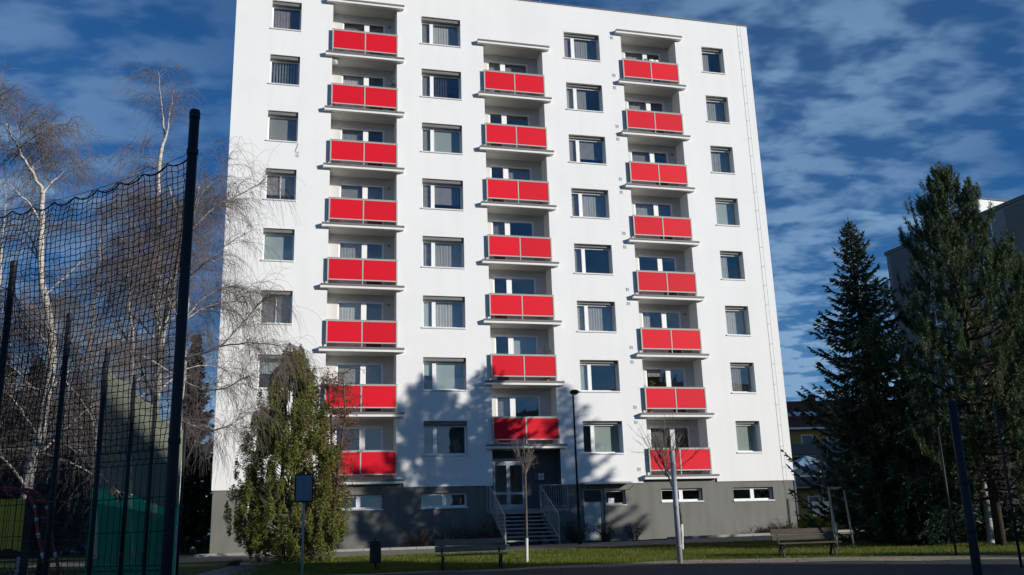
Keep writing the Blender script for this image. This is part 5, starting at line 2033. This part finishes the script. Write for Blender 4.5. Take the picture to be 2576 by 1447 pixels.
# ------------------------------------------------------------------ background buildings
def block(label, origin, rz, L, Dp, H, storeys, cols, wallm, name='apartment_building', w=(1.5, 1.4), front=True, skip=None, z0=1.0):
    root = thing(name, label, 'building', origin, rz)
    MB().box(0, L, 0, Dp, -0.5, H).build('wall', wallm, root)
    MB().box(-0.12, L + 0.12, -0.12, Dp + 0.12, H + 0.002, H + 0.35).build('roof_edge', M_gdk, root)
    sh = (H - z0) / storeys
    fr0 = MB().box(-w[0] / 2, w[0] / 2, -0.02, 0.06, 0, w[1])
    src = None
    for k in range(storeys):
        for c in range(cols):
            x = L * (c + 0.5) / cols
            z = z0 + sh * k + 0.75
            if src is None:
                f = MB()
                f.box(-w[0] / 2, w[0] / 2, -0.03, -0.003, 0, 0.09).box(-w[0] / 2, w[0] / 2, -0.03, -0.003, w[1] - 0.09, w[1])
                f.box(-w[0] / 2, -w[0] / 2 + 0.09, -0.03, -0.003, 0.09, w[1] - 0.09).box(w[0] / 2 - 0.09, w[0] / 2, -0.03, -0.003, 0.09, w[1] - 0.09).box(-0.05, 0.05, -0.03, -0.003, 0.09, w[1] - 0.09)
                fo = f.build('window', M_frame, root)
                po = MB().box(-w[0] / 2 + 0.09, w[0] / 2 - 0.09, -0.014, -0.002, 0.09, w[1] - 0.09).build('pane', M_pane, fo)
                fo.location = (x, 0, z)
                src = (fo, po)
            else:
                fo = copy_part(src[0], root, (x, 0, z))
                copy_part(src[1], fo)
    return root


M_pane = mat('dark_window_glass', (0.03, 0.035, 0.04), 0.08, 0.2, 2, 0, 30, 0.6)

# grey block on the right, long side facing the eye in the shade
ga = Vector((37.3, 88.5, 0))
gb = Vector((46.6, 61.7, 0))
gdir = (gb - ga).normalized()
ga.z = float(ground(ga.x, ga.y)) - 0.2
rzg = math.atan2(gdir.y, gdir.x)
gblk = block('grey eight-storey block half hidden behind the pine', tuple(ga), rzg, 28.0, 12.0, 25.85 + CAMH - ga.z - 0.35, 8, 8, M_gwall, z0=2.2)
# coloured bands and rooftop lift house
for k in range(4):
    MB().box(0.5 + 7.0 * k, 3.2 + 7.0 * k, -0.045, -0.004, 3.0, 26.0).build('dark_panel_strip', M_gdk, gblk)
lhp = thing('rooftop_hut', 'white lift house lit by the sun on the roof of the grey block', 'hut', (0, 0, 0), rzg)
lx = at(2458, 497, 79.0)
q = lx - gdir * 5.5
lhp.location = (q.x, q.y, 25.85 + CAMH + 0.02)
lht = lx.z - lhp.location.z
MB().box(0, 5.5, 0, 6.5, 0, lht - 0.12).build('wall', M_wall, lhp)
MB().box(-0.1, 5.6, -0.1, 6.6, lht - 0.118, lht).build('roof', M_gdk, lhp)

# yellow house with red roof
yh0 = at(1975, 1330, 84.0)
yh = thing('yellow_house', 'yellow house with a red roof between the block and the spruce', 'house', (yh0.x - 3, yh0.y, float(ground(yh0.x, yh0.y))), 0.1)
ez = at(2020, 1077, 84.0).z - yh.location.z
rz_ = at(2020, 1008, 90.0).z - yh.location.z
MB().box(0, 22, 0, 11, -0.5, ez).build('wall', M_ywall, yh)
rf = MB()
rf.v += [(-0.5, -0.6, ez + 0.01), (22.5, -0.6, ez + 0.01), (22.5, 5.5, rz_), (-0.5, 5.5, rz_), (22.5, 11.6, ez + 0.01), (-0.5, 11.6, ez + 0.01)]
rf.f += [(0, 1, 2, 3), (3, 2, 4, 5), (0, 3, 5), (1, 4, 2), (0, 5, 4, 1)]
rfo = rf.build('roof', M_roof, yh)
for x in (4.2, 5.6, 9.0):
    MB().box(x, x + 0.5, 5.2, 5.8, rz_ - 0.3, rz_ + 0.6).build('chimney', M_roof, rfo)
for x in (5.0, 6.4, 7.6):
    MB().beam((x, 1.6, ez + (rz_ - ez) * 0.42), (x, 2.5, ez + (rz_ - ez) * 0.56), 0.9, 0.08).build('skylight', M_sill, rfo)
MB().box(-0.5, 22.5, -0.72, -0.6, ez - 0.12, ez + 0.06).build('gutter', M_whp, yh)
for k in range(3):
    for x in (3.6, 6.0, 8.4, 11.0, 14.0):
        wz = ez - 1.9 - 2.7 * k
        if wz > 0.3:
            f = MB().box(x - 0.55, x + 0.55, -0.05, -0.004, wz, wz + 1.35).build('window', M_frame, yh)
            MB().box(x - 0.46, x + 0.46, -0.058, -0.052, wz + 0.09, wz + 1.26).build('pane', M_pane, f)
for k in range(2):
    zb_ = ez - 2.45 - 2.7 * k
    bo = MB().box(2.2, 9.8, -1.2, -0.06, zb_ - 0.15, zb_).build('balcony', M_conc, yh)
    MB().box(2.2, 9.8, -1.22, -1.18, zb_ + 0.1, zb_ + 1.0).build('balcony_rail', M_gdk, bo)

# market-style canopy and its white boards
cp = gp(2048, 60.0)
cpt = thing('canopy_tent', 'blue-grey canopy tent beside the right corner of the block', 'tent', tuple(cp), 0.15)
zt1 = at(2048, 1166, 60.0).z - cp.z
zt0 = at(2048, 1180, 60.0).z - cp.z
zv = at(2048, 1199, 60.0).z - cp.z
hw = 1.75
rfm = MB()
rfm.v += [(-hw, -hw, zt0), (hw, -hw, zt0), (hw, hw, zt0), (-hw, hw, zt0), (0, 0, zt1 + 0.5)]
rfm.f += [(0, 1, 4), (1, 2, 4), (2, 3, 4), (3, 0, 4)]
rfm.build('roof', M_canopy, cpt)
for (xa, xb) in ((-hw, -0.03), (0.03, hw)):
    MB().box(xa, xb, -hw - 0.02, -hw, zv, zt0 - 0.01).build('valance', M_canopy, cpt)
for (xa, xb, ya, yb_) in ((-hw, -hw + 0.07, -hw + 0.01, -hw + 0.08), (hw - 0.07, hw, -hw + 0.01, -hw + 0.08), (-hw, -hw + 0.07, hw - 0.07, hw), (hw - 0.07, hw, hw - 0.07, hw)):
    MB().box(xa, xb, ya, yb_, -0.1, zt0 - 0.02).build('post', M_whp, cpt)
MB().box(-hw, hw, -hw - 0.03, -hw + 0.06, zv - 0.08, zv - 0.005).build('front_bar', M_whp, cpt)
wbp = gp(2072, 58.0)
wbd = thing('white_board', 'white board standing under the canopy tent', 'board', tuple(wbp), 0.2)
MB().box(-0.55, 0.55, -0.03, 0.03, 0.5, 1.75, 0.01).build('panel', M_whp, wbd)
for x in (-0.5, 0.5):
    MB().box(x - 0.03, x + 0.03, 0.032, 0.08, -0.1, 1.7).build('leg', M_galv, wbd)

# low dark pavilion under the trees with a white-framed window
pv = gp(2235, 52.0)
pav = thing('low_pavilion', 'low dark pavilion with a white-framed window behind the conifers', 'building', tuple(pv), -0.05)
M_pav = mat('dark_brown_cladding', (0.07, 0.065, 0.06), 0.85, 0.15, 1.5, 0.1, 20, 0.2)
wz0 = at(2400, 1255, 52.0).z - pv.z
wz1 = at(2400, 1178, 52.0).z - pv.z
wx = at(2400, 1215, 52.0).x - pv.x
MB().box(-0.5, 18, 0, 8, -0.3, 4.1).build('wall', M_pav, pav)
MB().box(-0.9, 18.4, -0.5, 8.4, 4.102, 4.35).build('roof', M_bitumen, pav)
f = MB()
for (xa, xb, za, zb) in ((wx - 0.55, wx + 0.45, wz0, wz0 + 0.13), (wx - 0.55, wx + 0.45, wz1 - 0.45, wz1 - 0.33), (wx - 0.55, wx + 0.45, wz1 - 0.1, wz1), (wx - 0.55, wx - 0.45, wz0 + 0.13, wz1 - 0.45), (wx + 0.35, wx + 0.45, wz0 + 0.13, wz1 - 0.45), (wx - 0.55, wx - 0.45, wz1 - 0.33, wz1 - 0.1), (wx + 0.35, wx + 0.45, wz1 - 0.33, wz1 - 0.1)):
    f.box(xa, xb, -0.09, -0.004, za, zb)
fo = f.build('window', M_whp, pav)
MB().box(wx - 0.45, wx + 0.35, -0.03, -0.005, wz0 + 0.13, wz1 - 0.45).build('pane', M_pane, fo)

# low dark hedges closing the view at ground level
def hedge(label, a, b, h, d, n, m=None):
    a, b = Vector(a), Vector(b)
    root = thing('hedge', label, 'hedge', (a.x, a.y, float(ground(a.x, a.y))), 0)
    u = RNG.random(n)
    L = b - a
    dirv = np.array([L.x, L.y, 0]) / L.length
    nv = np.array([-dirv[1], dirv[0], 0])
    lump = 0.82 + 0.18 * np.sin(u * L.length * 1.3) * np.sin(u * L.length * 0.47 + 1)
    C = dirv * (u * L.length)[:, None] + nv * (RNG.uniform(-0.5, 0.5, n) * d)[:, None]
    zz_ = RNG.random(n) ** 0.7 * h * lump
    gx_, gy_ = a.x + C[:, 0], a.y + C[:, 1]
    C[:, 2] = zz_ + ground(gx_, gy_) - root.location.z
    dd = unit(RNG.normal(0, 1, (n, 3)))
    V, F = leaf_quads(C, RNG.uniform(0.10, 0.22, n), RNG.uniform(0.05, 0.10, n), dd, unit(np.cross(dd, RNG.normal(0, 1, (n, 3)))))
    mesh_obj('foliage', V, F, m or M_spr, root)
    return root


hedge('dark hedge in front of the low pavilion', gp(2215, 47), gp(2640, 47), 1.0, 1.0, 9000)
hedge('low hedge beside the canopy tent', gp(2015, 52), gp(2150, 50), 0.75, 0.8, 3500, M_thu)
hedge('long dark hedge behind the ball court and parked cars', gp(-120, 66), gp(430, 70), 3.0, 1.8, 16000)

hedge('dark shrubbery far behind the left corner of the block', gp(405, 78), gp(575, 78), 4.5, 2.0, 9000)

# unseen block added at the right to shade the road and near lawn edge
nb_ = block('unseen four-storey grey block added on the right to shade the road', (47.0, 7.3, float(ground(47, 7.3)) - 0.3), -math.pi / 2, 46.0, 12.0, 15.5, 4, 12, M_gwall, z0=1.4)
nb_.location.x = 35.0
nb_.rotation_euler.z = -math.pi / 2
